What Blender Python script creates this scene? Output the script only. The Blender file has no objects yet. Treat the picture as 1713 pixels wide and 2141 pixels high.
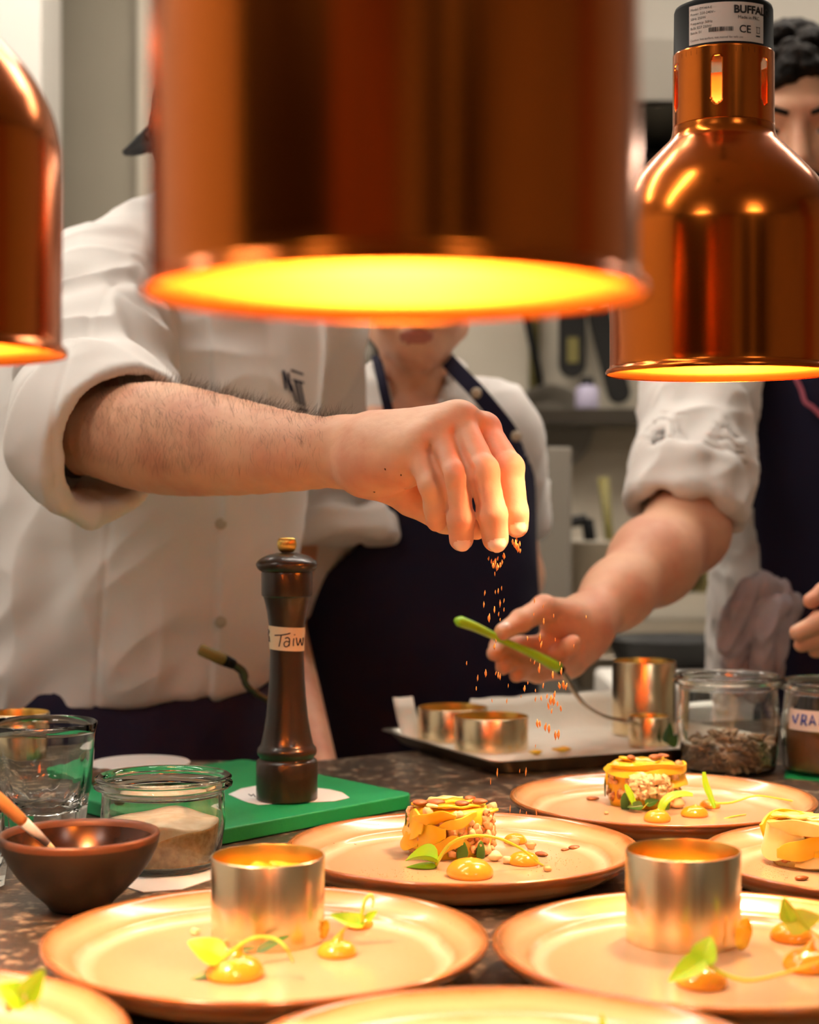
import bpy, bmesh, math, random
import numpy as np
from mathutils import Vector, Matrix, Euler
from mathutils.bvhtree import BVHTree
random.seed(7)
SC = bpy.context.scene
COL = SC.collection
ZC = 1.185          # camera height
FPX = 3600.0        # focal length in pixels of the 1713 px wide frame
TZ = 0.90           # height of the pass counter
pi = math.pi

def P(px, py, Y):
    """real-world point seen at a pixel at depth Y (metres in front of the camera)"""
    return np.array([(px - 856.5) / FPX * Y, Y, ZC - (py - 1035) / FPX * Y])

def lin(c):
    if isinstance(c, str):
        c = c.lstrip('#'); c = [int(c[i:i+2], 16) / 255 for i in (0, 2, 4)]
        c = [x / 12.92 if x <= .04045 else ((x + .055) / 1.055) ** 2.4 for x in c]
    return (c[0], c[1], c[2], 1.0)

# ------------------------------------------------------------------ materials
def mat(name, col='#808080', rough=.5, metal=0., spec=.5, trans=0., ior=1.45, sss=0., sssr=(.012, .004, .002),
        col2=None, nscale=20., ndetail=3., nstretch=(1, 1, 1), ramp=(.35, .65), bump=0., bscale=60., bstretch=(1, 1, 1),
        emit=None, estr=0., coat=0., aniso=0., sheen=0., bdist=.002):
    m = bpy.data.materials.new(name); m.use_nodes = True
    nt = m.node_tree; N = nt.nodes; L = nt.links
    b = N['Principled BSDF']
    b.inputs['Base Color'].default_value = lin(col)
    b.inputs['Roughness'].default_value = rough
    b.inputs['Metallic'].default_value = metal
    b.inputs['IOR'].default_value = ior
    b.inputs['Specular IOR Level'].default_value = spec
    b.inputs['Transmission Weight'].default_value = trans
    b.inputs['Coat Weight'].default_value = coat
    b.inputs['Coat Roughness'].default_value = .08
    b.inputs['Anisotropic'].default_value = aniso
    b.inputs['Sheen Weight'].default_value = sheen
    if sss:
        b.inputs['Subsurface Weight'].default_value = sss
        b.inputs['Subsurface Radius'].default_value = sssr
        b.inputs['Subsurface Scale'].default_value = 1.0
    if emit:
        b.inputs['Emission Color'].default_value = lin(emit); b.inputs['Emission Strength'].default_value = estr
    tc = N.new('ShaderNodeTexCoord')
    if col2:
        mp = N.new('ShaderNodeMapping'); mp.inputs['Scale'].default_value = nstretch
        L.new(tc.outputs['Object'], mp.inputs['Vector'])
        n = N.new('ShaderNodeTexNoise'); n.inputs['Scale'].default_value = nscale; n.inputs['Detail'].default_value = ndetail
        L.new(mp.outputs[0], n.inputs['Vector'])
        r = N.new('ShaderNodeValToRGB'); r.color_ramp.elements[0].position = ramp[0]; r.color_ramp.elements[1].position = ramp[1]
        r.color_ramp.elements[0].color = lin(col); r.color_ramp.elements[1].color = lin(col2)
        L.new(n.outputs['Fac'], r.inputs[0]); L.new(r.outputs[0], b.inputs['Base Color'])
    if bump:
        mp = N.new('ShaderNodeMapping'); mp.inputs['Scale'].default_value = bstretch
        L.new(tc.outputs['Object'], mp.inputs['Vector'])
        n = N.new('ShaderNodeTexNoise'); n.inputs['Scale'].default_value = bscale; n.inputs['Detail'].default_value = 4
        L.new(mp.outputs[0], n.inputs['Vector'])
        bp = N.new('ShaderNodeBump'); bp.inputs['Strength'].default_value = bump; bp.inputs['Distance'].default_value = bdist
        L.new(n.outputs['Fac'], bp.inputs['Height']); L.new(bp.outputs[0], b.inputs['Normal'])
    return m

# ------------------------------------------------------------------ object helpers
def link(o, parent=None):
    COL.objects.link(o)
    if parent is not None: o.parent = parent
    return o

def tag(o, label=None, cat=None, group=None, kind=None):
    if label: o['label'] = label
    if cat: o['category'] = cat
    if group: o['group'] = group
    if kind: o['kind'] = kind
    return o

def thing(name, label, cat, loc=(0, 0, 0), rz=0., group=None, rot=None):
    o = bpy.data.objects.new(name, None); COL.objects.link(o)
    o.empty_display_size = .03
    o.location = tuple(float(v) for v in loc); o.rotation_euler = rot if rot else (0, 0, rz)
    return tag(o, label, cat, group)

def meshobj(name, verts, faces, mats, parent=None, smooth=True, midx=None, label=None):
    me = bpy.data.meshes.new(name)
    me.from_pydata([tuple(map(float, v)) for v in verts], [], [tuple(map(int, f)) for f in faces])
    if not isinstance(mats, (list, tuple)): mats = [mats]
    for m in mats: me.materials.append(m)
    if smooth: me.polygons.foreach_set('use_smooth', [True] * len(me.polygons))
    if midx is not None: me.polygons.foreach_set('material_index', [int(i) for i in midx])
    me.update()
    o = bpy.data.objects.new(name, me)
    link(o, parent)
    if label: o['label'] = label
    return o

class MB:
    """collects pieces of ONE part"""
    def __init__(s): s.v = []; s.f = []; s.mi = []
    def add(s, v, f, mi=0):
        n = len(s.v); s.v += [tuple(float(c) for c in p) for p in v]
        s.f += [tuple(int(i) + n for i in q) for q in f]; s.mi += [mi] * len(f); return s
    def tf(s, M, start=0):
        for i in range(start, len(s.v)): s.v[i] = tuple(M @ Vector(s.v[i]))
        return s
    def build(s, name, mats, parent=None, smooth=True, bevel=0., label=None, angle=None):
        o = meshobj(name, s.v, s.f, mats, parent, smooth, s.mi, label)
        if bevel:
            m = o.modifiers.new('bevel', 'BEVEL'); m.width = bevel; m.segments = 3; m.limit_method = 'ANGLE'; m.angle_limit = .6
        if angle is not None:
            try: o.data.set_sharp_from_angle(angle=angle)
            except Exception: pass
        return o
    def box(s, c, d, R=None, mi=0):
        x, y, z = (k / 2 for k in d)
        v = [Vector((a * x, b * y, e * z)) for e in (-1, 1) for a, b in ((-1, -1), (1, -1), (1, 1), (-1, 1))]
        if R is not None: v = [R @ p for p in v]
        v = [p + Vector(c) for p in v]
        return s.add(v, [(3, 2, 1, 0), (4, 5, 6, 7), (0, 1, 5, 4), (1, 2, 6, 5), (2, 3, 7, 6), (3, 0, 4, 7)], mi)
    def lathe(s, prof, n=64, c=(0, 0, 0), wob=None, mi=0, closed=False):
        """prof: list of (r, z)"""
        v = []; f = []
        m = len(prof)
        for r, z in prof:
            for j in range(n):
                a = 2 * pi * j / n
                rr = r * (wob(a, r, z) if wob else 1)
                v.append((c[0] + rr * math.cos(a), c[1] + rr * math.sin(a), c[2] + z))
        for i in range(m - 1 + (1 if closed else 0)):
            i2 = (i + 1) % m
            for j in range(n):
                k = (j + 1) % n
                f.append((i * n + j, i * n + k, i2 * n + k, i2 * n + j))
        return s.add(v, f, mi)
    def tube(s, pts, r, n=10, caps=True, mi=0, flat=None):
        """tube along points; r number or list; flat=(vector, factor) squashes the section along vector"""
        pts = [Vector(tuple(map(float, p))) for p in pts]
        rs = r if hasattr(r, '__len__') else [r] * len(pts)
        v = []; f = []
        t0 = (pts[1] - pts[0]).normalized()
        up = Vector((0, 0, 1)) if abs(t0.z) < .9 else Vector((1, 0, 0))
        nrm = t0.cross(up).normalized()
        for i, p in enumerate(pts):
            a = pts[max(i - 1, 0)]; b = pts[min(i + 1, len(pts) - 1)]
            t = (b - a).normalized()
            nrm = (nrm - t * nrm.dot(t)).normalized(); bn = t.cross(nrm)
            for j in range(n):
                an = 2 * pi * j / n
                d = (nrm * math.cos(an) + bn * math.sin(an)) * rs[i]
                if flat:
                    fv = Vector(flat[0]).normalized(); d = d - fv * d.dot(fv) * (1 - flat[1])
                v.append(p + d)
        for i in range(len(pts) - 1):
            for j in range(n):
                k = (j + 1) % n
                f.append((i * n + j, i * n + k, (i + 1) * n + k, (i + 1) * n + j))
        if caps:
            f.append(tuple(range(n - 1, -1, -1))); f.append(tuple((len(pts) - 1) * n + j for j in range(n)))
        return s.add(v, f, mi)
    def blob(s, c, r, n=10, rough=0., seed=0, R=None, mi=0):
        """ellipsoid lump"""
        v = []; f = []; m = max(5, n // 2 + 2)
        rnd = random.Random(seed)
        ph = [rnd.random() * 6.28 for _ in range(6)]
        for i in range(m + 1):
            th = pi * i / m
            for j in range(n):
                a = 2 * pi * j / n
                d = Vector((math.sin(th) * math.cos(a), math.sin(th) * math.sin(a), math.cos(th)))
                k = 1 + rough * (math.sin(3 * d.x + ph[0] + 4 * d.z) + math.sin(4 * d.y + ph[1] + 3 * d.x) + math.sin(5 * d.z + ph[2] + 2 * d.y)) / 2
                q = Vector((d.x * r[0] * k, d.y * r[1] * k, d.z * r[2] * k))
                if R is not None: q = R @ q
                v.append(q + Vector(c))
        for i in range(m):
            for j in range(n):
                k = (j + 1) % n
                f.append((i * n + k, i * n + j, (i + 1) * n + j, (i + 1) * n + k))
        return s.add(v, f, mi)

def spline(pts, n=24):
    """Catmull-Rom through points"""
    pts = [np.array(p, float) for p in pts]
    p = [2 * pts[0] - pts[1]] + pts + [2 * pts[-1] - pts[-2]]
    out = []; seg = len(pts) - 1
    for i in range(n + 1):
        t = i / n * seg; k = min(int(t), seg - 1); t -= k
        a, b, c, d = p[k:k + 4]
        out.append(.5 * ((2 * b) + (-a + c) * t + (2 * a - 5 * b + 4 * c - d) * t * t + (-a + 3 * b - 3 * c + d) * t ** 3))
    return out

def smoothprof(prof, n):
    return [(q[0], q[1]) for q in spline([(r, z, 0) for r, z in prof], n)]

def copy_thing(o, loc=None, rz=None, label=None, group=None):
    """a thing with copies of its parts and sub-parts"""
    kids = [c for c in COL.objects if c.parent == o]
    r = o.copy(); COL.objects.link(r)
    if loc is not None: r.location = tuple(float(v) for v in loc)
    if rz is not None: r.rotation_euler = (r.rotation_euler.x, r.rotation_euler.y, rz)
    if label: r['label'] = label
    if group: r['group'] = group
    for c in kids:
        d = c.copy(); COL.objects.link(d); d.parent = r
        for g in [g for g in COL.objects if g.parent == c]:
            e = g.copy(); COL.objects.link(e); e.parent = d
    return r

def text_mesh(txt, size, parent_fn, name, material, parent=None, bold=0., align='CENTER', z=0.):
    """flat lettering whose vertices are mapped by parent_fn(u, v) -> world point"""
    cu = bpy.data.curves.new('lettering', 'FONT'); cu.body = txt; cu.size = size; cu.align_x = align
    cu.offset = bold; cu.resolution_u = 3
    o = bpy.data.objects.new('lettering_source', cu); COL.objects.link(o)
    bpy.context.view_layer.update()
    dg = bpy.context.evaluated_depsgraph_get()
    me = bpy.data.meshes.new_from_object(o.evaluated_get(dg))
    vs = [parent_fn(v.co.x, v.co.y) for v in me.vertices]; fs = [tuple(p.vertices) for p in me.polygons]
    bpy.data.objects.remove(o); bpy.data.curves.remove(cu); bpy.data.meshes.remove(me)
    if name is None: return vs, fs
    return meshobj(name, vs, fs, material, parent, smooth=False)

# ------------------------------------------------------------------ noise (numpy Perlin)
_rs = np.random.RandomState(3)
_perm = np.concatenate([_rs.permutation(256)] * 3)
_grad = _rs.normal(size=(256, 3)); _grad /= np.linalg.norm(_grad, axis=1)[:, None]
def noise(p):
    p = np.asarray(p, float); i = np.floor(p).astype(int); f = p - i; i = i & 255
    w = f * f * f * (f * (f * 6 - 15) + 10)
    res = 0
    for dx in (0, 1):
        wx = w[:, 0] if dx else 1 - w[:, 0]
        for dy in (0, 1):
            wy = w[:, 1] if dy else 1 - w[:, 1]
            for dz in (0, 1):
                wz = w[:, 2] if dz else 1 - w[:, 2]
                h = _perm[_perm[_perm[(i[:, 0] + dx) & 255] + ((i[:, 1] + dy) & 255)] + ((i[:, 2] + dz) & 255)]
                g = _grad[h]
                res = res + wx * wy * wz * ((f - np.array([dx, dy, dz])) * g).sum(1)
    return res

def folds(p, along, across=.05, length=.22, amp=.005, seed=0., warp=.6):
    """cloth folds running along a direction"""
    a = np.array(along, float); a /= np.linalg.norm(a)
    t = p @ a
    q = p - np.outer(t, a)
    x = q / across + np.outer(t, a) / length + seed
    wv = np.stack([noise(x * .5 + 11), noise(x * .5 + 23), noise(x * .5 + 37)], 1) * warp
    n = noise(x + wv)
    r = 1 - np.abs(n) * 3.2            # ridges
    return amp * np.clip(r, -1, 1)

# ------------------------------------------------------------------ signed distance modelling
def V(*a): return np.array(a, float)

class Cone:
    def __init__(s, a, b, ra, rb, k=.01, op='u', flat=None, m=0):
        s.a = np.array(a, float); s.b = np.array(b, float); s.ra = ra; s.rb = rb; s.k = k; s.op = op; s.m = m
        s.flat = None if flat is None else (np.array(flat[0], float) / np.linalg.norm(flat[0]), flat[1])
    def d(s, p):
        ab = s.b - s.a; L = max(ab @ ab, 1e-12)
        t = np.clip((p - s.a) @ ab / L, 0, 1)
        q = p - s.a - t[:, None] * ab
        r = s.ra + (s.rb - s.ra) * t
        if s.flat is None: return np.sqrt((q * q).sum(1)) - r
        n, f = s.flat; dn = q @ n
        q2 = (q * q).sum(1) - dn * dn + (dn / f) ** 2
        return (np.sqrt(np.maximum(q2, 0)) - r) * min(1, f)

class Limb(Cone):
    """smooth limb through several joints"""
    def __init__(s, pts, rs, k=.01, n=14, m=0):
        q = spline([list(p) + [] for p in pts], n); rr = spline([(r, 0, 0) for r in rs], n)
        s.pts = np.array(q); s.rs = np.array([r[0] for r in rr]); s.k = k; s.op = 'u'; s.m = m; s.flat = None
        s.a = np.array(pts[0], float); s.b = np.array(pts[-1], float)
    def d(s, p):
        r = None; use = range(len(s.pts) - 1)
        if len(p) > 2000:
            c = (p.max(0) + p.min(0)) / 2; R = np.linalg.norm(p.max(0) - p.min(0)) / 2
            if R < .06:
                ds = []
                for i in use:
                    a = s.pts[i]; ab = s.pts[i + 1] - a; t = min(max((c - a) @ ab / (ab @ ab), 0), 1)
                    ds.append(np.linalg.norm(c - a - t * ab) - max(s.rs[i], s.rs[i + 1]))
                use = [i for i in use if ds[i] <= min(ds) + 2 * R + .006]
        for i in use:
            a = s.pts[i]; ab = s.pts[i + 1] - a
            t = np.clip((p - a) @ ab / (ab @ ab), 0, 1); q = p - a - t[:, None] * ab
            d = np.sqrt((q * q).sum(1)) - (s.rs[i] + (s.rs[i + 1] - s.rs[i]) * t)
            r = d if r is None else smin(r, d, .002)
        return r

class Ell:
    def __init__(s, c, r, R=None, k=.01, op='u', m=0):
        s.c = np.array(c, float); s.r = np.array(r, float); s.R = None if R is None else np.array(R, float); s.k = k; s.op = op; s.m = m
    def d(s, p):
        q = p - s.c
        if s.R is not None: q = q @ s.R            # world -> local, R columns are the local axes
        k0 = np.sqrt(((q / s.r) ** 2).sum(1)); k1 = np.sqrt(((q / s.r ** 2) ** 2).sum(1))
        return k0 * (k0 - 1) / np.maximum(k1, 1e-9)

class Loft:
    """stack of ellipses: rows (z, cx, cy, rx, ry), yaw angle"""
    def __init__(s, rows, yaw=0., k=.02, op='u', e=2.3, m=0):
        s.rows = np.array(sorted(rows), float); s.yaw = yaw; s.k = k; s.op = op; s.e = e; s.m = m
        zz = np.linspace(s.rows[0, 0], s.rows[-1, 0], 80)
        tab = [np.interp(zz, s.rows[:, 0], s.rows[:, i]) for i in range(1, 5)]
        ker = np.array([1, 4, 6, 4, 1.]) / 16
        for _ in range(6): tab = [np.convolve(np.pad(t, 2, mode='edge'), ker, 'valid') for t in tab]
        s.zz = zz; s.tab = tab
    def d(s, p):
        z = np.clip(p[:, 2], s.zz[0], s.zz[-1])
        cx, cy, rx, ry = [np.interp(z, s.zz, t) for t in s.tab]
        x = p[:, 0] - cx; y = p[:, 1] - cy
        c, sn = math.cos(s.yaw), math.sin(s.yaw)
        x, y = x * c + y * sn, -x * sn + y * c
        rho = (np.abs(x / rx) ** s.e + np.abs(y / ry) ** s.e) ** (1 / s.e)
        d = (rho - 1) * np.minimum(rx, ry)
        dz = np.abs(p[:, 2] - (s.zz[0] + s.zz[-1]) / 2) - (s.zz[-1] - s.zz[0]) / 2
        return np.maximum(d, dz)

class Plane:
    """op 'c' keeps the side the normal points AWAY from"""
    def __init__(s, c, n, k=0., op='c', m=0):
        s.c = np.array(c, float); s.n = np.array(n, float) / np.linalg.norm(n); s.k = k; s.op = op; s.m = m
    def d(s, p): return (p - s.c) @ s.n

class Grp:
    """a sub-field evaluated on its own then combined"""
    def __init__(s, prims, k=.0, op='u', m=0): s.p = prims; s.k = k; s.op = op; s.m = m
    def d(s, p): return field(s.p, p)

def far(q, c, half, k=0.):
    """true when a primitive cannot matter inside a block of half-diagonal half round c"""
    k = k + q.k + .002
    if isinstance(q, Cone): return q.d(c[None])[0] * (1 if q.flat is None else 1) > half * 1.02 + k
    if isinstance(q, Ell): return np.linalg.norm(c - q.c) - q.r.max() > half + k
    if isinstance(q, Loft): return q.d(c[None])[0] > half * 1.7 + k + .01
    if isinstance(q, Grp): return all(far(x, c, half, k) for x in q.p if x.op == 'u')
    return False

def smin(a, b, k):
    if k <= 0: return np.minimum(a, b)
    h = np.maximum(k - np.abs(a - b), 0) / k
    return np.minimum(a, b) - h * h * k * .25

def field(prims, p):
    r = None
    for q in prims:
        d = q.d(p)
        if q.op == 'u': r = d if r is None else smin(r, d, q.k)
        elif q.op == 's': r = -smin(-r, d, q.k)      # subtract
        else: r = -smin(-r, -d, q.k)                 # intersect
    return r

def sdf_mesh(prims, lo, hi, h, N=16):
    lo = np.array(lo, float); hi = np.array(hi, float)
    nb = np.ceil((hi - lo) / (h * N)).astype(int)
    keys = []; pos = []; quads = []
    half = h * N * math.sqrt(3) / 2
    bi = np.stack(np.meshgrid(*[np.arange(k) for k in nb], indexing='ij'), -1).reshape(-1, 3)
    cen = lo + (bi + .5) * N * h
    D = field(prims, cen)
    act = bi[(np.abs(D) < half * 1.35 + .008)]
    g = np.stack(np.meshgrid(*[np.arange(N + 2)] * 3, indexing='ij'), -1).reshape(-1, 3) - 1
    BIG = 1 << 20
    def key(c): return (c[:, 0] + 8) * BIG * BIG + (c[:, 1] + 8) * BIG + (c[:, 2] + 8)
    for b in act:
        o = b * N
        # quick cull: per-block primitive list
        c = lo + (o + N / 2) * h; c1 = c[None]
        use = []; 
        for q in prims:
            if q.op in 'us' and len(prims) > 3 and far(q, c, half): continue
            use.append(q)
        if not any(q.op == 'u' for q in use): continue
        while use[0].op != 'u': use = use[1:]
        F = field(use, lo + (g + o) * h).reshape(N + 2, N + 2, N + 2)
        S = F < 0
        if S.all() or not S.any(): continue
        M = N + 1
        cnt = np.zeros((M, M, M)); acc = np.zeros((M, M, M, 3))
        base = np.stack(np.meshgrid(*[np.arange(M)] * 3, indexing='ij'), -1).astype(float)
        for ax in range(3):
            for u in (0, 1):
                for v in (0, 1):
                    of = [0, 0, 0]; a2, a3 = [i for i in range(3) if i != ax]; of[a2] = u; of[a3] = v
                    o2 = list(of); o2[ax] = 1
                    A = F[of[0]:of[0] + M, of[1]:of[1] + M, of[2]:of[2] + M]; B = F[o2[0]:o2[0] + M, o2[1]:o2[1] + M, o2[2]:o2[2] + M]
                    cr = (A < 0) != (B < 0)
                    t = np.where(cr, A / np.where(cr, A - B, 1), 0)
                    pt = base + np.array(of); pt[..., ax] += t
                    acc += np.where(cr[..., None], pt, 0); cnt += cr
        has = cnt > 0
        idx = np.argwhere(has)
        pp = acc[has] / cnt[has][:, None] - 1
        keys.append(key(idx - 1 + o)); pos.append(lo + (pp + o) * h)
        # quads: edges owned by points 1..N in local index
        for ax in range(3):
            a2, a3 = [(1, 2), (2, 0), (0, 1)][ax]
            I = F[1:N + 1, 1:N + 1, 1:N + 1] < 0
            sl = [slice(1, N + 1)] * 3; sl[ax] = slice(2, N + 2)
            J = F[tuple(sl)] < 0
            e = np.argwhere(I != J)
            if len(e) == 0: continue
            fl = I[e[:, 0], e[:, 1], e[:, 2]]
            cc = e + o
            d2 = np.zeros(3, int); d2[a2] = 1; d3 = np.zeros(3, int); d3[a3] = 1
            q = np.stack([key(cc - d2 - d3), key(cc - d3), key(cc), key(cc - d2)], 1)
            q[~fl] = q[~fl][:, ::-1]
            quads.append(q)
    keys = np.concatenate(keys); pos = np.concatenate(pos); quads = np.concatenate(quads)
    uk, first = np.unique(keys, return_index=True)
    vv = pos[first]
    qi = np.searchsorted(uk, quads); qi = np.clip(qi, 0, len(uk) - 1)
    ok = (uk[qi] == quads).all(1)
    return vv, qi[ok]

def vnormals(v, f):
    n = np.zeros_like(v)
    fn = np.cross(v[f[:, 2]] - v[f[:, 0]], v[f[:, 3]] - v[f[:, 1]])
    for i in range(4): np.add.at(n, f[:, i], fn)
    return n / np.maximum(np.linalg.norm(n, axis=1), 1e-12)[:, None]

def relax(v, f, it=2, lam=.5):
    e = np.concatenate([f[:, [0, 1]], f[:, [1, 2]], f[:, [2, 3]], f[:, [3, 0]]])
    for _ in range(it):
        s = np.zeros_like(v); c = np.zeros(len(v))
        np.add.at(s, e[:, 0], v[e[:, 1]]); np.add.at(c, e[:, 0], 1)
        np.add.at(s, e[:, 1], v[e[:, 0]]); np.add.at(c, e[:, 1], 1)
        v = v + lam * (s / np.maximum(c, 1)[:, None] - v)
    return v

def biggest(v, f):
    """keep the largest connected piece"""
    e = np.concatenate([f[:, [0, 1]], f[:, [1, 2]], f[:, [2, 3]]])
    lab = np.arange(len(v))
    while True:
        new = lab.copy()
        np.minimum.at(new, e[:, 0], lab[e[:, 1]]); np.minimum.at(new, e[:, 1], lab[e[:, 0]])
        new = new[new]; new = new[new]
        if (new == lab).all(): break
        lab = new
    u, n = np.unique(lab, return_counts=True); keep = lab == u[np.argmax(n)]
    f = f[keep[f[:, 0]]]; idx = np.cumsum(keep) - 1
    return v[keep], idx[f]

def sdf_obj(name, prims, lo, hi, h, mats, parent=None, disp=None, midx=None, it=2, label=None):
    v, f = sdf_mesh(prims, lo, hi, h)
    v = relax(v, f, it)
    if disp is not None:
        n = vnormals(v, f); v = v + n * disp(v, n)[:, None]
    stamp(name)
    return fast_mesh(name, v, f, mats, parent, midx(v[f].mean(1)) if midx else None, label)

def fast_mesh(name, v, f, mats, parent=None, mi=None, label=None):
    me = bpy.data.meshes.new(name)
    nv, nf = len(v), len(f)
    me.vertices.add(nv); me.vertices.foreach_set('co', np.asarray(v, np.float32).ravel())
    me.loops.add(nf * 4); me.loops.foreach_set('vertex_index', np.asarray(f, np.int32).ravel())
    me.polygons.add(nf); me.polygons.foreach_set('loop_start', np.arange(0, nf * 4, 4, dtype=np.int32))
    me.update(calc_edges=True)
    me.polygons.foreach_set('use_smooth', np.ones(nf, bool))
    if not isinstance(mats, (list, tuple)): mats = [mats]
    for m in mats: me.materials.append(m)
    if mi is not None: me.polygons.foreach_set('material_index', np.asarray(mi, np.int32))
    me.validate(); me.update()
    o = bpy.data.objects.new(name, me); link(o, parent)
    if label: o['label'] = label
    return o
import time as _time
_T0 = _time.time()
def stamp(s):
    print('T %-14s %.1f' % (s, _time.time() - _T0))
# ================================================================== materials
M = {}
M['copper'] = mat('copper', '#d8742c', rough=.19, metal=1, col2='#cc6822', nscale=3, nstretch=(1, 1, .2))
M['copper_in'] = mat('copper_inside', '#e38a2e', rough=.48, metal=1)
M['black_plastic'] = mat('black_plastic', '#151515', rough=.65, spec=.12)
M['hoodlight'] = mat('hood_tube', '#ffffff', emit='#fff1dc', estr=11)
M['steel'] = mat('steel', '#b7ab9b', rough=.24, metal=1, bump=.06, bscale=40, bstretch=(1, 1, .04), aniso=.5)
M['steel_ring'] = mat('steel_ring', '#f4dfbc', rough=.27, metal=1, bump=.10, bscale=30, bstretch=(1, 1, .03), col2='#e4cfa8', nscale=14, nstretch=(1, 1, .05))
M['gold_reflection'] = mat('painted_gold_reflection', '#ecc060', rough=.34, metal=1)  # golden reflection inside the rings, put into the metal colour
M['tray_steel'] = mat('tray_steel', '#a59e92', rough=.4, metal=1)
M['dark_steel'] = mat('dark_steel', '#5a564e', rough=.35, metal=1)
M['wall'] = mat('wall_paint', '#a39b8b', rough=.8, col2='#9c9484', nscale=2)
M['wall_tile'] = mat('white_wall_panel', '#cfc7b7', rough=.5, col2='#c3baa8', nscale=2.5)
M['wall_white'] = mat('white_paint', '#e2ded6', rough=.7)
M['ceil'] = mat('ceiling_paint', '#d8d4cc', rough=.9)
M['floor'] = mat('floor_tiles', '#6b625a', rough=.5, col2='#5a524b', nscale=8)
M['dark_wood'] = mat('dark_wood', '#1a0e08', rough=.5, col2='#28170c', nscale=6, nstretch=(6, 6, .6))
M['warm_wood'] = mat('warm_wood', '#a0602c', rough=.5, col2='#804a20', nscale=6, nstretch=(6, 6, .6))
M['stone'] = mat('counter_stone', '#453b33', rough=.34, col2='#a8947c', nscale=95, ndetail=6, ramp=(.53, .70), bump=.15, bscale=200)
M['light'] = mat('lamp_tube', '#ffffff', emit='#fff4e6', estr=26)
M['lightp'] = mat('light_panel', '#ffffff', emit='#fff1e2', estr=12)
M['bulb'] = mat('heat_bulb', '#ffffff', emit=(1.0, .74, .42), estr=250)
M['label'] = mat('label_paper', '#d2ccc8', rough=.5)
M['ink'] = mat('black_ink', '#1a1716', rough=.6)
M['blueink'] = mat('blue_ink', '#1a48b0', rough=.6)
M['navyink'] = mat('navy_print', '#1b1a33', rough=.7)
M['white_cloth'] = mat('white_cotton', '#dedad6', rough=.85, bump=.35, bscale=11, bdist=.004, sheen=.1)
M['navy'] = mat('navy_cotton', '#1f1e36', rough=.85, bump=.3, bscale=12, bdist=.004, sheen=.0, spec=.3)
M['dark_cloth'] = mat('dark_trousers', '#15141f', rough=.9, bump=.2, bscale=14, spec=.3)
M['skin'] = mat('skin', '#e2b190', rough=.5, sss=.12, sssr=(.012, .004, .0025), col2='#d4977a', nscale=22, ndetail=4, bump=.22, bscale=420, bdist=.0006)
M['nail'] = mat('fingernail', '#f4d0bc', rough=.16, sss=.05, coat=.5)
M['lips'] = mat('lips', '#c07868', rough=.5)
M['eye'] = mat('eye_white', '#e8e0da', rough=.2)
M['iris'] = mat('iris', '#2a1a10', rough=.1)
M['hair'] = mat('dark_hair', '#1e1611', rough=.75, spec=.2, col2='#0e0a08', nscale=60, bump=.6, bscale=90, bdist=.004)
M['brown_hair'] = mat('brown_hair', '#4a2f1d', rough=.5, col2='#2e1c10', nscale=60, bump=.5, bscale=90)
M['arm_hair'] = mat('arm_hair', '#36241a', rough=.6)
M['black_cloth'] = mat('black_cloth', '#1b1c20', rough=.8)
M['glass'] = mat('clear_glass', '#fdfffd', rough=.0, trans=1, ior=1.48)
M['weck'] = mat('greenish_glass', '#eefaf0', rough=.0, trans=1, ior=1.48)
M['green_board'] = mat('green_plastic', '#11945a', rough=.42, bump=.15, bscale=300, col2='#0e8a52', nscale=12)
M['paper'] = mat('white_paper', '#e4e0dc', rough=.7)
M['greasepaper'] = mat('baking_paper', '#ddd6c8', rough=.55, bump=.5, bscale=18, bdist=.01)
M['millwood'] = mat('mill_wood', '#1d1309', rough=.33, col2='#2e1d0e', nscale=9, nstretch=(5, 5, .35), coat=.2, spec=.5)
M['gold'] = mat('brass_knob', '#f0cc70', rough=.25, metal=1)
M['tape'] = mat('masking_tape', '#d8c4a4', rough=.6)
M['bowl_in'] = mat('bowl_glaze', '#3a2214', rough=.22, col2='#2a180e', nscale=30)
M['bowl'] = mat('bowl_clay', '#2a231b', rough=.45, col2='#352b20', nscale=14)
M['bowlrim'] = mat('bowl_rim', '#5e3c28', rough=.4)
M['orange_handle'] = mat('orange_wood', '#cf9256', rough=.4)
M['green_handle'] = mat('lime_plastic', '#9cdc1c', rough=.3, coat=.3)
M['salt'] = mat('pink_salt', '#e8cdb8', rough=.9, col2='#d8b89e', nscale=90, bump=.4, bscale=400, bdist=.001)
M['spice'] = mat('spice_mix', '#d0a070', rough=.9, col2='#a87848', nscale=160, bump=.5, bscale=400, bdist=.001)
M['yellow'] = mat('yellow_fruit', '#f2b416', rough=.3, sss=.2, col2='#e8c84a', nscale=26, ndetail=3, ramp=(.4, .7), bump=.2, bscale=80)
M['paleyellow'] = mat('pale_fruit', '#f0dc9a', rough=.3, sss=.2, col2='#f2c440', nscale=30, ramp=(.4, .7))
M['nut'] = mat('toasted_nut', '#c8864e', rough=.5, col2='#e8bc88', nscale=70, ramp=(.4, .6))
M['seed'] = mat('pumpkin_seed', '#a86a34', rough=.4, col2='#7a481e', nscale=60, nstretch=(1, 4, 1))
M['seedd'] = mat('grey_seed', '#a88a66', rough=.45, col2='#6e5840', nscale=60)
M['cream'] = mat('pale_cream', '#f0d0a0', rough=.5, sss=.1)
M['sauce'] = mat('orange_cream', '#f6a420', rough=.2, sss=.2, coat=.4, col2='#ee9c2c', nscale=40)
M['leaf'] = mat('green_leaf', '#78b414', rough=.35, sss=.1, col2='#93c828', nscale=30)
M['darkleaf'] = mat('dark_leaf', '#27501c', rough=.35, col2='#3c6a1e', nscale=30)
M['stem'] = mat('stem', '#b4c83c', rough=.35, sss=.15)
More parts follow.
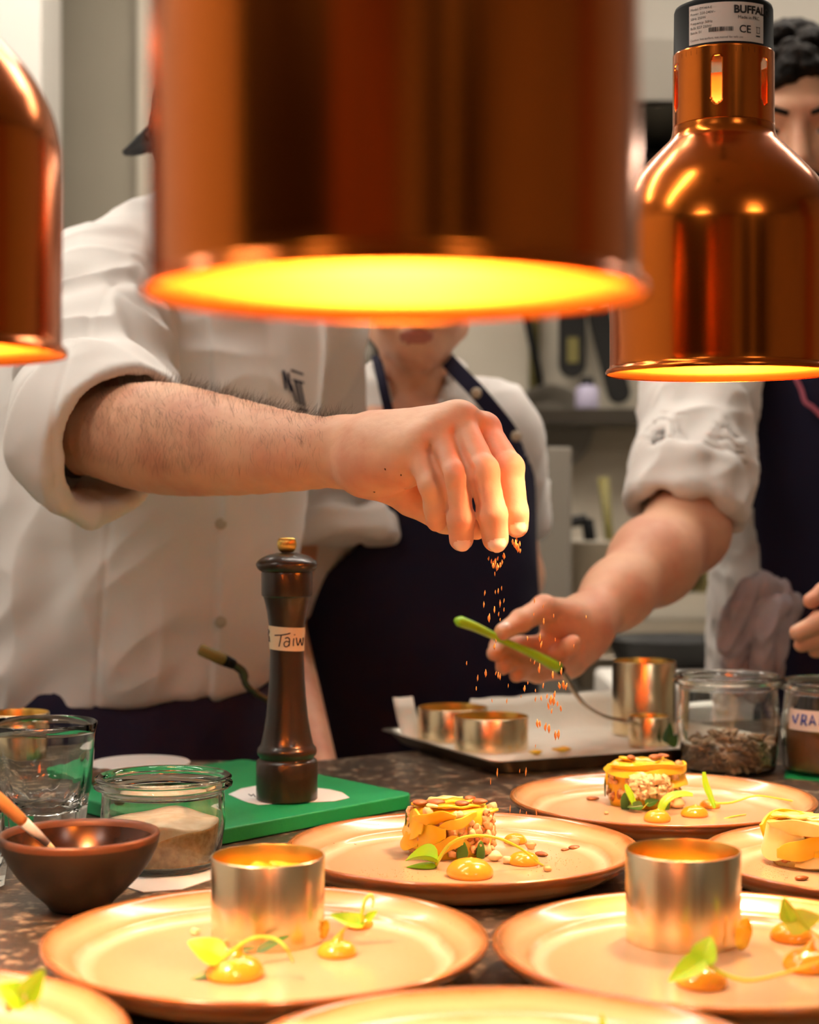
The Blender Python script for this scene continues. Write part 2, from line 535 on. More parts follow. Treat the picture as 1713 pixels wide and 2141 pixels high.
M['crumb'] = mat('golden_crumb', '#e0904a', rough=.6)
M['browncontent'] = mat('brown_paste', '#7a4a20', rough=.6, col2='#8e5a2a', nscale=30)
M['towel'] = mat('grey_towel', '#a49aa2', rough=.95, col2='#bcb3b8', nscale=18, ndetail=4, bump=.5, bscale=60)
M['black'] = mat('matt_black', '#151412', rough=.5)
M['olive'] = mat('olive_wood', '#7d7440', rough=.6)
M['brownjar'] = mat('brown_jar', '#5a3a22', rough=.4)
M['lavender'] = mat('lavender_plastic', '#b9b2cc', rough=.4)
M['pot'] = mat('aged_steel', '#8b8760', rough=.3, metal=1)
M['greyp'] = mat('grey_painted_steel', '#8a8378', rough=.5)
M['string'] = mat('string', '#cfc0b0', rough=.8)
M['pink'] = mat('pink_cord', '#b8647c', rough=.7)
M['button'] = mat('button', '#b8ac98', rough=.4)

def plate_material():
    m = mat('stoneware_glaze', '#c49a74', rough=.2, coat=.3)
    nt = m.node_tree; N = nt.nodes; L = nt.links; b = N['Principled BSDF']
    tc = N.new('ShaderNodeTexCoord'); sx = N.new('ShaderNodeSeparateXYZ'); L.new(tc.outputs['Object'], sx.inputs[0])
    cb = N.new('ShaderNodeCombineXYZ'); L.new(sx.outputs[0], cb.inputs[0]); L.new(sx.outputs[1], cb.inputs[1])
    ln = N.new('ShaderNodeVectorMath'); ln.operation = 'LENGTH'; L.new(cb.outputs[0], ln.inputs[0])
    nz = N.new('ShaderNodeTexNoise'); nz.inputs['Scale'].default_value = 18; nz.inputs['Detail'].default_value = 5
    L.new(tc.outputs['Object'], nz.inputs['Vector'])
    ma = N.new('ShaderNodeMath'); ma.operation = 'MULTIPLY_ADD'; ma.inputs[1].default_value = .010; L.new(nz.outputs['Fac'], ma.inputs[0])
    L.new(ln.outputs['Value'], ma.inputs[2])
    mr = N.new('ShaderNodeMapRange'); mr.inputs['From Min'].default_value = 0; mr.inputs['From Max'].default_value = .142
    L.new(ma.outputs[0], mr.inputs['Value'])
    cr = N.new('ShaderNodeValToRGB'); L.new(mr.outputs[0], cr.inputs[0])
    e = cr.color_ramp.elements
    e[0].position = 0; e[0].color = lin('#c2a482'); e[1].position = 1; e[1].color = lin('#7c4824')
    for p, c in ((.55, '#c3a481'), (.74, '#bd9b76'), (.80, '#dcc4a4'), (.835, '#b78e64'), (.89, '#c9a77e'), (.93, '#bb9062'), (.95, '#9a6434')):
        k = e.new(p); k.color = lin(c)
    n2 = N.new('ShaderNodeTexNoise'); n2.inputs['Scale'].default_value = 260; n2.inputs['Detail'].default_value = 2
    L.new(tc.outputs['Object'], n2.inputs['Vector'])
    r2 = N.new('ShaderNodeValToRGB'); r2.color_ramp.elements[0].position = .74; r2.color_ramp.elements[1].position = .80
    L.new(n2.outputs['Fac'], r2.inputs[0])
    mx = N.new('ShaderNodeMix'); mx.data_type = 'RGBA'; mx.inputs[7].default_value = lin('#7a4a2a')
    L.new(r2.outputs[0], mx.inputs[0]); L.new(cr.outputs[0], mx.inputs[6]); L.new(mx.outputs[2], b.inputs['Base Color'])
    return m
M['plate'] = plate_material()
M['plate_under'] = mat('stoneware_underside', '#bc9068', rough=.3, col2='#86603c', nscale=22, nstretch=(1, 1, .4), ndetail=5, ramp=(.4, .7))

# ================================================================== the setting
def struct(name, mb, m, bevel=0.):
    o = mb.build(name, m, smooth=False, bevel=bevel); o['kind'] = 'structure'; return o
XL, XR, YB, YF, CH = -2.3, 2.6, 4.0, -2.6, 2.75
struct('floor', MB().box(((XL + XR) / 2, (YB + YF) / 2, -.05), (XR - XL + .2, YB - YF + .2, .1)), M['floor'])
struct('ceiling', MB().box(((XL + XR) / 2, (YB + YF) / 2, CH + .05), (XR - XL + .2, YB - YF + .2, .1)), M['ceil'])
struct('wall_back', MB().box(((XL + XR) / 2, YB + .05, CH / 2), (XR - XL + .2, .1, CH)), M['wall'])
struct('wall_left', MB().box((XL - .05, (YB + YF) / 2, CH / 2), (.1, YB - YF, CH)), M['wall_white'])
struct('wall_right', MB().box((XR + .05, (YB + YF) / 2, CH / 2), (.1, YB - YF, CH)), M['wall'])
struct('wall_front', MB().box(((XL + XR) / 2, YF - .05, CH / 2), (XR - XL + .2, .1, CH)), M['dark_wood'])
# unseen pillars and wall panels, added to shape bands in the copper reflections
k = 1
for x, w, m in ((-1.25, .75, 'warm_wood'), (-.35, .9, 'warm_wood'), (.42, .5, 'wall'), (1.5, .13, 'wall_white')):
    struct('trim_%d' % k, MB().box((x, YF + .04, CH / 2), (w, .08, CH)), M[m]); k += 1
struct('trim_%d' % k, MB().box((XL + .03, -1.35, CH / 2), (.06, 2.4, CH)), M['dark_wood']); k += 1  # unseen dark panel, added as a dark band for the lamps to reflect
struct('trim_%d' % k, MB().box((XR - .03, .9, CH / 2), (.06, .5, CH)), M['warm_wood']); k += 1
# white pillar at the far left, and the pale upright strip beside the big lamp
x1 = P(86, 0, 3.5)[0]
struct('wall_pier', MB().box(((x1 - 2.3) / 2, 3.6, CH / 2), (x1 + 2.3, .2, CH)), M['wall_white'])
xs = P(308, 0, 3.96)[0]
struct('trim_%d' % k, MB().box((xs, 3.985, CH / 2), (.05, .03, CH)), M['wall_tile']); k += 1
# white splashback panels behind the range
xa = P(900, 0, 3.95)[0]; xb = 2.0
struct('wall_panel', MB().box(((xa + xb) / 2, 3.98, 1.35), (xb - xa, .04, .9)), M['wall_tile'])

# the pass counter: stone top with a skewed rear edge on a dark front
def slab(name, outline, z0, z1, m, kind='structure', bevel=0.):
    mb = MB(); n = len(outline)
    mb.add([(x, y, z0) for x, y in outline] + [(x, y, z1) for x, y in outline],
           [tuple(range(n - 1, -1, -1)), tuple(range(n, 2 * n))] + [(i, (i + 1) % n, n + (i + 1) % n, n + i) for i in range(n)])
    o = mb.build(name, m, smooth=False, bevel=bevel)
    if kind: o['kind'] = kind
    return o
out = [(-1.3, .62), (1.5, .62), (1.5, 2.25), (.42, 2.21), (-.10, 1.85), (-1.3, 1.85)]
ct = slab('pass_counter', out, TZ - .04, TZ, M['stone'], None, .004)
tag(ct, 'dark speckled stone counter top carrying the plates and jars', 'counter')
inn = [(-1.26, .68), (1.46, .68), (1.46, 2.19), (.43, 2.15), (-.11, 1.80), (-1.26, 1.80)]
cb_ = slab('counter_base', inn, 0, TZ - .041, M['dark_wood'], None)
tag(cb_, 'dark base cabinet under the stone counter top', 'cabinet')

# ceiling lights (tubes) : fixtures, the last one added to brighten the chefs
def tube_light(x, y, L, along='y', w=.09):
    t = thing('ceiling_light', 'long white strip light fixed to the kitchen ceiling', 'ceiling light', (x, y, CH), along - pi / 2, 'ceiling strip lights')
    MB().box((0, 0, -.015), (w + .04, L + .04, .03)).build('housing', M['wall_white'], t, smooth=False, bevel=.004)
    MB().box((0, 0, -.036), (w, L, .012)).build('diffuser', M['light'], t, smooth=False, bevel=.003)
for x, y, L, al in ((-1.05, .87, 1.5, .32), (-1.0, 1.95, 1.5, .32), (1.1, 2.75, 1.4, .32), (-.5, 3.1, 1.2, .32), (.38, 2.30, 1.2, .32)):
    tube_light(x, y, L, al)
# unseen ceiling panels, added to brighten the walls the copper lamps reflect
for x, y in ((-1.3, -1.2), (1.2, -1.2)):
    t = thing('added_panel_light', 'unseen square panel light added above the dining side', 'ceiling light', (x, y, CH), 0, 'square panel lights')
    MB().box((0, 0, -.012), (.62, .62, .024)).build('frame', M['wall_white'], t, smooth=False)
    MB().box((0, 0, -.026), (.56, .56, .006)).build('diffuser', M['lightp'], t, smooth=False)

# ================================================================== heat lamps
def lamp_profile():
    return smoothprof([(.0845, .002), (.0845, .03), (.0848, .06), (.0848, .098), (.0835, .112), (.079, .127), (.070, .143), (.058, .157), (.046, .169), (.0395, .176), (.0375, .184)], 60)

def make_lamp(label, loc, rz=0., labelled=False):
    t = thing('heat_lamp', label, 'heat lamp', loc, rz, None)
    # shade body with a flared rim
    prof = [(.0872, .0), (.0878, .002), (.0866, .004), (.085, .0045)] + [(r, z) for r, z in lamp_profile() if z > .006]
    sh = MB().lathe(prof, 128).build('shade', M['copper'], t)
    # vented neck
    mb = MB(); n = 240; rows = 50; z0, z1 = .184, .238; r = .0375
    vs = [(r * math.cos(2 * pi * j / n), r * math.sin(2 * pi * j / n), z0 + (z1 - z0) * i / rows) for i in range(rows + 1) for j in range(n)]
    fs = []
    for i in range(rows):
        for j in range(n):
            a = 2 * pi * (j + .5) / n; z = z0 + (z1 - z0) * (i + .5) / rows
            da = ((a - .35 + pi / 6) % (pi / 3)) - pi / 6
            dx = da * r; dz = max(abs(z - .2125) - .0135, 0)
            if dx * dx + dz * dz < .0038 ** 2: continue
            k2 = (j + 1) % n
            fs.append((i * n + j, i * n + k2, (i + 1) * n + k2, (i + 1) * n + j))
    mb.add(vs, fs)
    nk = mb.build('vented_neck', M['copper'], t)
    sm = nk.modifiers.new('thickness', 'SOLIDIFY'); sm.thickness = .0008
    # inner reflector
    pr = [(r - .002, z) for r, z in lamp_profile() if z < .17]
    pr = [(.0866, .0005)] + [(r, max(z, .004)) for r, z in pr] + [(.036, .172)]
    mb = MB().lathe(pr, 96); mb.f = [q[::-1] for q in mb.f]
    mb.build('reflector', M['copper_in'], t)
    # lamp holder and bulb
    MB().lathe([(0, .222), (.017, .222), (.019, .218), (.019, .185), (.016, .180), (0, .180)], 32).build('lamp_holder', M['cream'], t)
    MB().lathe(smoothprof([(.0005, .058), (.018, .062), (.031, .078), (.034, .098), (.028, .125), (.018, .150), (.014, .165), (.014, .180)], 30), 40).build('bulb', M['bulb'], t)
    # cap
    cap = MB().lathe([(.0, .2735), (.0335, .2735), (.0357, .2725), (.0365, .270), (.0368, .236), (.0375, .2355), (.0375, .232), (.036, .232), (.036, .238), (0, .238)], 96).build('cap', M['black_plastic'], t)
    MB().lathe([(.0, .300), (.0150, .300), (.0165, .298), (.0165, .274), (0, .274)], 40).build('cable_grip', M['black_plastic'], t)
    h = CH - loc[2]
    # coiled cable up to the ceiling
    pts = []; nco = 34
    for i in range(nco * 12 + 1):
        a = 2 * pi * i / 12; z = .30 + .25 * i / (nco * 12)
        pts.append((.011 * math.cos(a), .011 * math.sin(a), z))
    pts = pts + [(0, 0, .56), (0, 0, h * .7), (0, 0, h - .02)]
    MB().tube(pts, .0028, 8).build('cable', M['black_plastic'], t)
    MB().lathe([(0, h), (.05, h), (.05, h - .02), (.012, h - .035), (0, h - .035)], 40).build('ceiling_rose', M['black_plastic'], t)
    if labelled:
        R = .0372
        def cyl(u, v, e=0.): 
            a = -pi / 2 + (u + .004) / R - .08
            return (( R + e) * math.cos(a), (R + e) * math.sin(a), .2395 + v)
        mb = MB(); nn = 30; w = .060; hh = .0285
        vs = []
        for i in range(nn + 1):
            for j in (0, 1):
                vs.append(cyl(-w / 2 + w * i / nn, hh * j, -.0001))
        mb.add(vs, [(2 * i, 2 * i + 2, 2 * i + 3, 2 * i + 1) for i in range(nn)])
        lb = mb.build('rating_label', M['label'], t, label='silver-white rating label')
        def put(txt, size, x, y, bold=0., al='LEFT'):
            return text_mesh(txt, size, lambda u, v: cyl(x + u, y + v, .0002), None, None, bold=bold, align=al)
        ink = MB()
        for a in (put('BUFFALO', .0078, .0045, .0205, .0003), put('Made in PRC', .0034, .0075, .0162),
                  put('CE', .0078, .0085, .0062, .0001), put('Model: DY464-E', .0026, -.0285, .0245), put('Power: 220-240V~', .0026, -.0285, .0210),
                  put('50Hz 250W', .0026, -.0285, .0176), put('Frequency: 50Hz', .0026, -.0285, .0142),
                  put('Bulb: E27 250W', .0026, -.0285, .0108), put('Batch: 01', .0026, -.0285, .0074),
                  put('Caution: hot surface, see manual for safe use', .0022, -.0285, .0022)):
            ink.add(*a)
        rr = random.Random(5); x = -.0135
        while x < .0045:
            w_ = rr.choice((.0003, .0005, .0008))
            ink.add([cyl(x, .0072, .0002), cyl(x + w_, .0072, .0002), cyl(x + w_, .0105, .0002), cyl(x, .0105, .0002)], [(0, 1, 2, 3)]); x += w_ + rr.choice((.0003, .0005))
        ink.add([cyl(.0222, .004, .0002), cyl(.0262, .004, .0002), cyl(.0262, .005, .0002), cyl(.0222, .005, .0002)], [(0, 1, 2, 3)])
        for dx, dy, w_, h_ in ((.0225, .0065, .0034, .0004), (.0228, .0065, .0004, .0045), (.0254, .0065, .0004, .0045), (.0222, .0108, .004, .0004)):
            ink.add([cyl(dx, dy, .0002), cyl(dx + w_, dy, .0002), cyl(dx + w_, dy + h_, .0002), cyl(dx, dy + h_, .0002)], [(0, 1, 2, 3)])
        ink.build('printing', M['ink'], lb, smooth=False)
    return t
pr_ = P(1513, 783, 1.286); pb_ = P(825, 622, .60); pl_ = P(-225, 741, .875)
make_lamp('copper heat lamp at the right with a silver rating label on its cap', pr_, -.13, True)
make_lamp('big blurred copper heat lamp hanging nearest, filling the top centre', pb_, .3)
make_lamp('copper heat lamp cut by the left edge of the picture', pl_, .1)
stamp('b_set')
# ================================================================== plates
PR = .134
PP = [(0, .0022), (.070, .0022), (.080, .0022), (.094, .0028), (.098, .0008), (.102, .0008), (.112, .0045), (.122, .0100), (.1305, .0165), (.1338, .0205), (.134, .0222), (.1328, .0234), (.1305, .0230),
      (.126, .0200), (.120, .0165), (.1155, .0142), (.1135, .0138), (.112, .0128), (.109, .0098), (.104, .0082), (.095, .0074), (.07, .0072), (.03, .0071), (.0, .0071)]
PF = .0072    # height of the plate's inner floor
def plate_wob(seed):
    rnd = random.Random(seed); a, b, c = [rnd.random() * 6.28 for _ in range(3)]
    return lambda t, r, z: 1 + (.004 * math.sin(2 * t + a) + .002 * math.sin(3 * t + b) + .0012 * math.sin(7 * t + c)) * (r / .134)
plates = {}
def make_plate(key, x, y, label, seed):
    mb = MB(); n = 160; w = plate_wob(seed)
    prof = []
    for i in range(len(PP) - 1):
        a, b = PP[i], PP[i + 1]
        prof.append(a)
        if max(a[0], b[0]) > .06 and abs(a[0] - b[0]) > .003: prof.append(((a[0] + b[0]) / 2, (a[1] + b[1]) / 2))
    prof.append(PP[-1])
    mb.lathe(prof[1:-1], n, wob=w)
    mb.f = [q for q in mb.f]
    # caps
    mb.add([(0, 0, 0)], []); c0 = len(mb.v) - 1
    for j in range(n): mb.f.append((c0, (j + 1) % n, j)); mb.mi.append(0)
    mb.add([(0, 0, .0071)], []); c1 = len(mb.v) - 1; base = (len(prof) - 3) * n
    for j in range(n): mb.f.append((c1, base + j, base + (j + 1) % n)); mb.mi.append(0)
    # material: underside for downward facing rows
    for i, q in enumerate(mb.f):
        zs = [mb.v[k] for k in q]
        row = q[0] // n
        if row < 12: mb.mi[i] = 1
    mb.mi = mb.mi[:len(mb.f)]
    o = mb.build('dinner_plate', [M['plate'], M['plate_under']])
    o.location = (x, y, TZ + .0004); o.rotation_euler = (0, 0, seed * 1.7); o.scale = (.99, .99, 1)
    tag(o, label, 'plate', 'stoneware dinner plates on the pass'); plates[key] = (x, y); return o
make_plate('P1', -.0850, 1.02, 'tan plate at front left holding a steel ring and three orange dots', 1)
make_plate('P3', .0392, 1.29, 'tan plate in the middle under the sprinkling hand with a fruit and nut stack', 2)
make_plate('P4', .2195, 1.495, 'tan plate farthest back, beside the tray, with a stack and green sprigs', 3)
make_plate('P5', .1815, 1.008, 'tan plate at front right holding a tall steel ring and a heart-shaped leaf', 4)
make_plate('P6', .346, 1.252, 'tan plate cut by the right edge with a pale yellow stack', 5)
make_plate('P7', .046, .785, 'nearest tan plate, mostly below the bottom edge of the picture', 6)
make_plate('P8', -.267, .824, 'tan plate in the bottom left corner with one brightly lit leaf', 7)
FZ = TZ + .0004 + PF
def onp(px, py, z=FZ):
    Y = (ZC - z) * FPX / (py - 1035); return ((px - 856.5) / FPX * Y, Y, z)

# ================================================================== steel rings
def make_ring(label, x, y, z, r, h, group='steel moulding rings', t=.0011, name='moulding_ring'):
    th = thing(name, label, 'ring', (x, y, z), 0, group)
    o = MB().lathe([(r, .0003), (r, h - .0006), (r - .0004, h), (r - t + .0003, h)], 128).build('outer_band', M['steel_ring'], th)
    i_ = MB().lathe([(r - t + .0003, h), (r - t, h - .0006), (r - t, .0003), (r - .0002, 0), (r, .0003)], 128).build('inner_face', M['gold_reflection'], th, label='inner face with a golden reflection in its colour')
    return th
r1 = onp(557, 1972); r2 = onp(1436, 1976)
make_ring('steel ring on the front left plate', r1[0], 1.078, FZ, .0355, .052)
make_ring('tall steel ring on the front right plate beside the heart-shaped leaf', r2[0], 1.075, FZ, .0357, .056)

# fruit filling inside those two rings
def ring_filling(x, y, h, seed, label):
    t = thing('fruit_filling', label, 'food', (x, y, FZ), seed)
    mb = MB(); rnd = random.Random(seed)
    mb.lathe([(0, .001), (.0335, .001), (.0338, h * .5), (.033, h - .004), (.024, h - .001), (0, h)], 40, wob=lambda a, r, z: 1 + .01 * math.sin(5 * a + z * 300))
    mb.build('filling', M['yellow'], t)
    mb = MB()
    for i in range(9):
        a = rnd.random() * 6.28; r = rnd.random() * .022
        mb.blob((r * math.cos(a), r * math.sin(a), h - .001), (.012, .007, .003), 10, .15, i, Euler((rnd.uniform(-.3, .3), rnd.uniform(-.3, .3), a)).to_matrix())
    mb.build('top_slices', M['yellow'], t)
ring_filling(r1[0], 1.078, .042, 3, 'yellow fruit packed inside the steel ring on the front left plate')
ring_filling(r2[0], 1.075, .040, 5, 'yellow fruit packed inside the tall steel ring on the front right plate')

# ================================================================== layered stacks
def ribbon_mesh(R, a0, a1, z0, z1, wid, thick=.0022, n=18, tw=0., wave=.002, seed=0):
    """curved slice lying against a round stack"""
    mb = MB(); rnd = random.Random(seed); ph = rnd.random() * 6
    vs = []
    for i in range(n + 1):
        u = i / n; a = a0 + (a1 - a0) * u; z = z0 + (z1 - z0) * u
        wd = wid * (math.sin(pi * min(max(u, .06), .94)) ** .45)
        rr = R + wave * math.sin(5 * u + ph)
        for s, o in ((-1, 0), (1, 0), (1, thick), (-1, thick)):
            rad = rr + o + (tw * s * .002)
            vs.append((rad * math.cos(a), rad * math.sin(a), z + s * wd / 2 + .0008 * math.sin(9 * u + ph)))
    fs = []
    for i in range(n):
        b = i * 4
        for j in range(4):
            k = (j + 1) % 4; fs.append((b + j, b + 4 + j, b + 4 + k, b + k))
    fs += [(0, 1, 2, 3), (n * 4 + 3, n * 4 + 2, n * 4 + 1, n * 4)]
    return mb.add(vs, fs)

def slab_slice(c, L, W, th, R, curl=.0, n=10):
    mb = MB(); vs = []
    for i in range(n + 1):
        u = i / n * 2 - 1; w = W * (max(1 - u * u, .02) ** .5)
        for s, z in ((-1, 0), (1, 0), (1, th), (-1, th)):
            vs.append(Vector(c) + R @ Vector((u * L / 2, s * w / 2, z + curl * u * u + .0006 * math.sin(7 * u))))
    fs = [(i * 4 + j, i * 4 + 4 + j, i * 4 + 4 + (j + 1) % 4, i * 4 + (j + 1) % 4) for i in range(n) for j in range(4)] + [(0, 1, 2, 3), (n * 4 + 3, n * 4 + 2, n * 4 + 1, n * 4)]
    return mb.add(vs, [q[::-1] for q in fs])

def make_stack(label, x, y, seed, R=.0345, h=.040, style='mid'):
    rnd = random.Random(seed)
    t = thing('layered_stack', label, 'food stack', (x, y, FZ), 0, 'plated fruit and nut stacks')
    MB().lathe([(0, .0), (R - .004, .0), (R - .003, h * .3), (R - .0035, h * .7), (R - .0045, h - .008), (R - .008, h - .005), (0, h - .004)], 48,
               wob=lambda a, r, z: 1 + .03 * math.sin(6 * a + z * 250) + .02 * math.sin(13 * a)).build('core', M['paleyellow'] if style == 'pale' else M['yellow'], t)
    # nuts and grains packed in the side
    for m, cnt, lab in (('nut', 60, None), ('cream', 22, None), ('seed', 14, None)):
        if style == 'pale' and m != 'nut': continue
        mb = MB()
        for i in range(cnt):
            a = rnd.uniform(-pi, .3) if style != 'far' else rnd.uniform(-pi, 0)
            z = rnd.uniform(.004, h - .006); s = rnd.uniform(.0024, .0048)
            rr = R - .003
            mb.blob((rr * math.cos(a), rr * math.sin(a), z), (s, s * .8, s * rnd.uniform(.6, 1)), 8, .25, i, Euler((rnd.random() * 3, rnd.random() * 3, rnd.random() * 3)).to_matrix())
        if cnt: mb.build({'nut': 'toasted_nuts', 'cream': 'pale_grains', 'seed': 'dark_grains'}[m], M[m], t)['kind'] = 'stuff'
    if style == 'mid':
        bands = [(-3.3, -2.2, .020, .026, .024), (-2.75, -1.7, .012, .022, .017), (-2.4, -1.5, .030, .034, .010), (-3.2, -2.4, .010, .012, .014), (-1.9, -1.0, .024, .034, .008), (-2.0, -1.35, .008, .016, .012), (.4, 2.4, .02, .02, .028)]
    elif style == 'far':
        bands = [(-3.2, -1.5, .034, .032, .008), (-1.8, .1, .032, .036, .008), (-2.6, -.6, .037, .038, .006), (-.9, .2, .022, .027, .012), (.3, 2.6, .02, .02, .028)]
    else:
        bands = [(-3.4, -2.0, .018, .022, .030), (-2.6, -1.3, .010, .024, .016), (-2.9, -1.4, .030, .032, .012), (-1.8, -.4, .016, .026, .022), (-.6, 1.0, .02, .02, .028), (1.2, 2.8, .02, .02, .028), (-2.2, -1.0, .006, .010, .012)]
    for i, (a0, a1, z0, z1, w) in enumerate(bands):
        ribbon_mesh(R - .0005 + .0009 * (i % 3), a0, a1, z0, z1, w, seed=seed + i, tw=(i % 3 - 1)).build('fruit_ribbon', M['paleyellow'] if (style == 'pale' and i % 2 == 0) else M['yellow'], t, bevel=.0004)
    for i in range(11 if style != 'far' else 8):
        a = rnd.random() * 6.28; r = rnd.uniform(0, .017)
        slab_slice((r * math.cos(a), r * math.sin(a), h - .0085 + .0006 * i), rnd.uniform(.032, .046), rnd.uniform(.012, .020), .0016,
                   Euler((rnd.uniform(-.12, .12), rnd.uniform(-.1, .12), rnd.uniform(-.5, .9))).to_matrix(), rnd.uniform(-.002, .003)).build('top_slice', M['paleyellow'] if (i % 3 == 1 or style == 'pale' and i % 3) else M['yellow'], t)
    # dark leaves tucked at the side
    for a, z in ({'mid': [(-3.25, .022), (-1.35, .006), (-.9, .005)], 'far': [(-3.3, .014), (-2.2, .006), (-1.1, .006)], 'pale': [(-.2, .012)]}[style]):
        mb = MB(); Rm = Euler((.2, 1.3, a)).to_matrix()
        mb.blob(((R + .0006) * math.cos(a), (R + .0006) * math.sin(a), z), (.009, .0045, .0009), 12, .1, 3, Euler((0, pi / 2, a)).to_matrix())
        mb.build('dark_leaf', M['darkleaf'], t)
    return t
s3 = make_stack('fruit and nut stack on the middle plate, ringed by yellow slices', .0325, 1.340, 11, .0345, .041, 'mid')
s4 = make_stack('fruit stack with a nutty open side on the farthest plate', .2106, 1.548, 23, .034, .043, 'far')
s6 = make_stack('pale yellow fruit stack on the plate cut by the right edge', .306, 1.302, 31, .0345, .037, 'pale')

# pale crumbly spoonful on the front of the far stack
mb = MB(); rnd = random.Random(4)
for i in range(60):
    a = rnd.uniform(-1.95, -1.15); rr = .036 + rnd.uniform(0, .003)
    mb.blob((.2106 + rr * math.cos(a), 1.548 + rr * math.sin(a), FZ + rnd.uniform(.013, .029)), (rnd.uniform(.002, .0045), .0030, rnd.uniform(.002, .004)), 9, .7, i)
mb.build('pale_crumble', M['cream'], None); o_ = COL.objects[-1]
tag([o for o in COL.objects if o.name.startswith('pale_crumble')][0], 'pale crumbly spoonful clinging to the front of the far stack', 'food')

# ================================================================== seeds (each one a thing)
def seed_proto(loc, rz, label, group, s=1., m='seed', tilt=0.):
    mb = MB(); n = 18; k = 10; vs = []; fs = []
    for i in range(k + 1):
        th = pi * i / k
        for j in range(n):
            a = 2 * pi * j / n
            x = math.cos(th); rr = math.sin(th) * (1 - .18 * x)
            vs.append((.0056 * x, .0034 * rr * math.cos(a), .0018 * rr * math.sin(a) * (1 - .25 * abs(math.cos(a)) ** 8)))
    for i in range(k):
        for j in range(n):
            fs.append((i * n + j, i * n + (j + 1) % n, (i + 1) * n + (j + 1) % n, (i + 1) * n + j))
    o = mb.add(vs, fs).build('pumpkin_seed', M[m])
    o.location = loc; o.rotation_euler = (tilt, 0, rz); o.scale = (s, s, s)
    return tag(o, label, 'seed', group)
sp = onp(1275, 1776)
sd = seed_proto((sp[0], sp[1], FZ + .0015), .1, 'pumpkin seed nearest the right rim of the middle plate', 'pumpkin seeds', 1.4)
def seed(loc, rz, label, s=1., tilt=0., grp='pumpkin seeds'):
    o = sd.copy(); COL.objects.link(o); o.location = loc; o.rotation_euler = (tilt, 0, rz); o.scale = (s, s, s); tag(o, label, 'seed', grp); return o
for px, py, rz, s, lb in ((1205, 1777, .1, .85, 'pumpkin seed of the pair right of the middle stack, whole'), (1182, 1779, .4, .5, 'small broken seed beside a whole pumpkin seed, right of the middle stack'),
                          (1133, 1790, -.7, .8, 'seed near the end of the pale stem on the middle plate'), (1050, 1742, .1, .9, 'seed behind the stack on the middle plate'),
                          (1240, 1673, .1, .85, 'dark seed at the left side of the farthest plate'), (1579, 1775, 0, .9, 'seed between the tall ring and the pale stack'), (1677, 1840, .3, .75, 'small seed in front of the pale stack at the right edge')):
    s *= 1.3; q = onp(px, py); seed((q[0], q[1], FZ + .0016 * s), rz, lb, s)
tops = [(s3, .0375, [(-.024, -.010, .3, 1.15, 'seed at the left rim on top of the middle stack', .0024), (-.012, -.014, .2, 1.3, 'largest seed on top of the middle stack, left of centre', .0034), (.008, -.016, .1, 1.05, 'seed on top of the middle stack, right of centre', .003), (.022, -.008, .0, 1.1, 'seed at the right side on top of the middle stack', .003), (.015, .006, .8, 1., 'seed at the back on top of the middle stack', .003)]),
        (s4, .0395, [(-.012, -.008, 1.2, 1.1, 'seed standing up on top of the far stack', .0034), (.010, -.006, .4, 1.2, 'reddish seed on top of the far stack', .0034), (.018, .004, -.4, 1., 'seed at the back right on top of the far stack', .003)]),
        (s6, .0335, [(.020, -.012, .3, 1.35, 'big seed on top of the pale stack at the right edge', .0036), (.026, -.002, -.6, 1.2, 'seed behind the big one on the pale stack', .0036)])]
for st, h, L in tops:
    for dx, dy, rz, s, lb, dz in L:
        seed((st.location.x + dx, st.location.y + dy, FZ + h + dz), rz, lb, s, .25)
# round nut pieces on the plate
def nutbit(px, py, r, label, z=FZ, mt='nut'):
    q = onp(px, py, z)
    o = MB().blob((0, 0, 0), (r, r * .85, r * .75), 12, .2, int(px)).build('nut_piece', M[mt]); o.location = (q[0], q[1], z + r * .7)
    return tag(o, label, 'nut', 'nut pieces on the plates')
nutbit(1145, 1822, .0034, 'small round nut at the tip of the pale stem')
nutbit(1380, 1670, .0062, 'large nut at the foot of the far stack, centre', mt='nut'); nutbit(1360, 1690, .005, 'nut left of the orange dots on the farthest plate')
nutbit(1418, 1690, .0058, 'nut between the two orange dots on the farthest plate'); nutbit(1322, 1682, .0045, 'reddish nut at the left foot of the far stack', mt='seed')
nutbit(1110, 1775, .004, 'nut behind the small orange dot on the middle plate'); nutbit(1075, 1768, .0045, 'nut touching the right foot of the middle stack')
nutbit(1062, 1806, .004, 'pale lump beside the orange dot on the middle plate', mt='cream'); nutbit(1035, 1800, .005, 'pale lump in front of the middle stack', mt='cream')
nutbit(408, 1955, .0032, 'pale crumb left of the ring on the front left plate', mt='cream'); nutbit(452, 1985, .0035, 'pale crumb at the foot of the ring on the front left plate', mt='cream'); nutbit(470, 1996, .0035, 'pale crumb touching the ring on the front left plate', mt='cream')
nutbit(1268, 1703, .002, 'tiny nut crumb in front of the far stack'); 

# spice dust on plates: stuff
def dust(label, cx, cy, sx, sy, n, seed, z=FZ):
    rnd = random.Random(seed); mb = MB()
    for i in range(n):
        q = onp(rnd.gauss(cx, sx), rnd.gauss(cy, sy), z); s = rnd.uniform(.0002, .00045)
        mb.blob((q[0], q[1], z + s * .5), (s, s, s * .6), 5, 0, i)
    o = mb.build('spice_dust', M['spice'], None); tag(o, label, 'spice', None, 'stuff')
dust('brown spice dust on the middle plate, left of the orange dot', 800, 1835, 50, 9, 240, 1)
dust('brown spice dust on the middle plate, right of the stem', 1170, 1803, 38, 12, 120, 2)
dust('brown spice dust on the plate cut by the right edge', 1600, 1825, 30, 16, 300, 3)

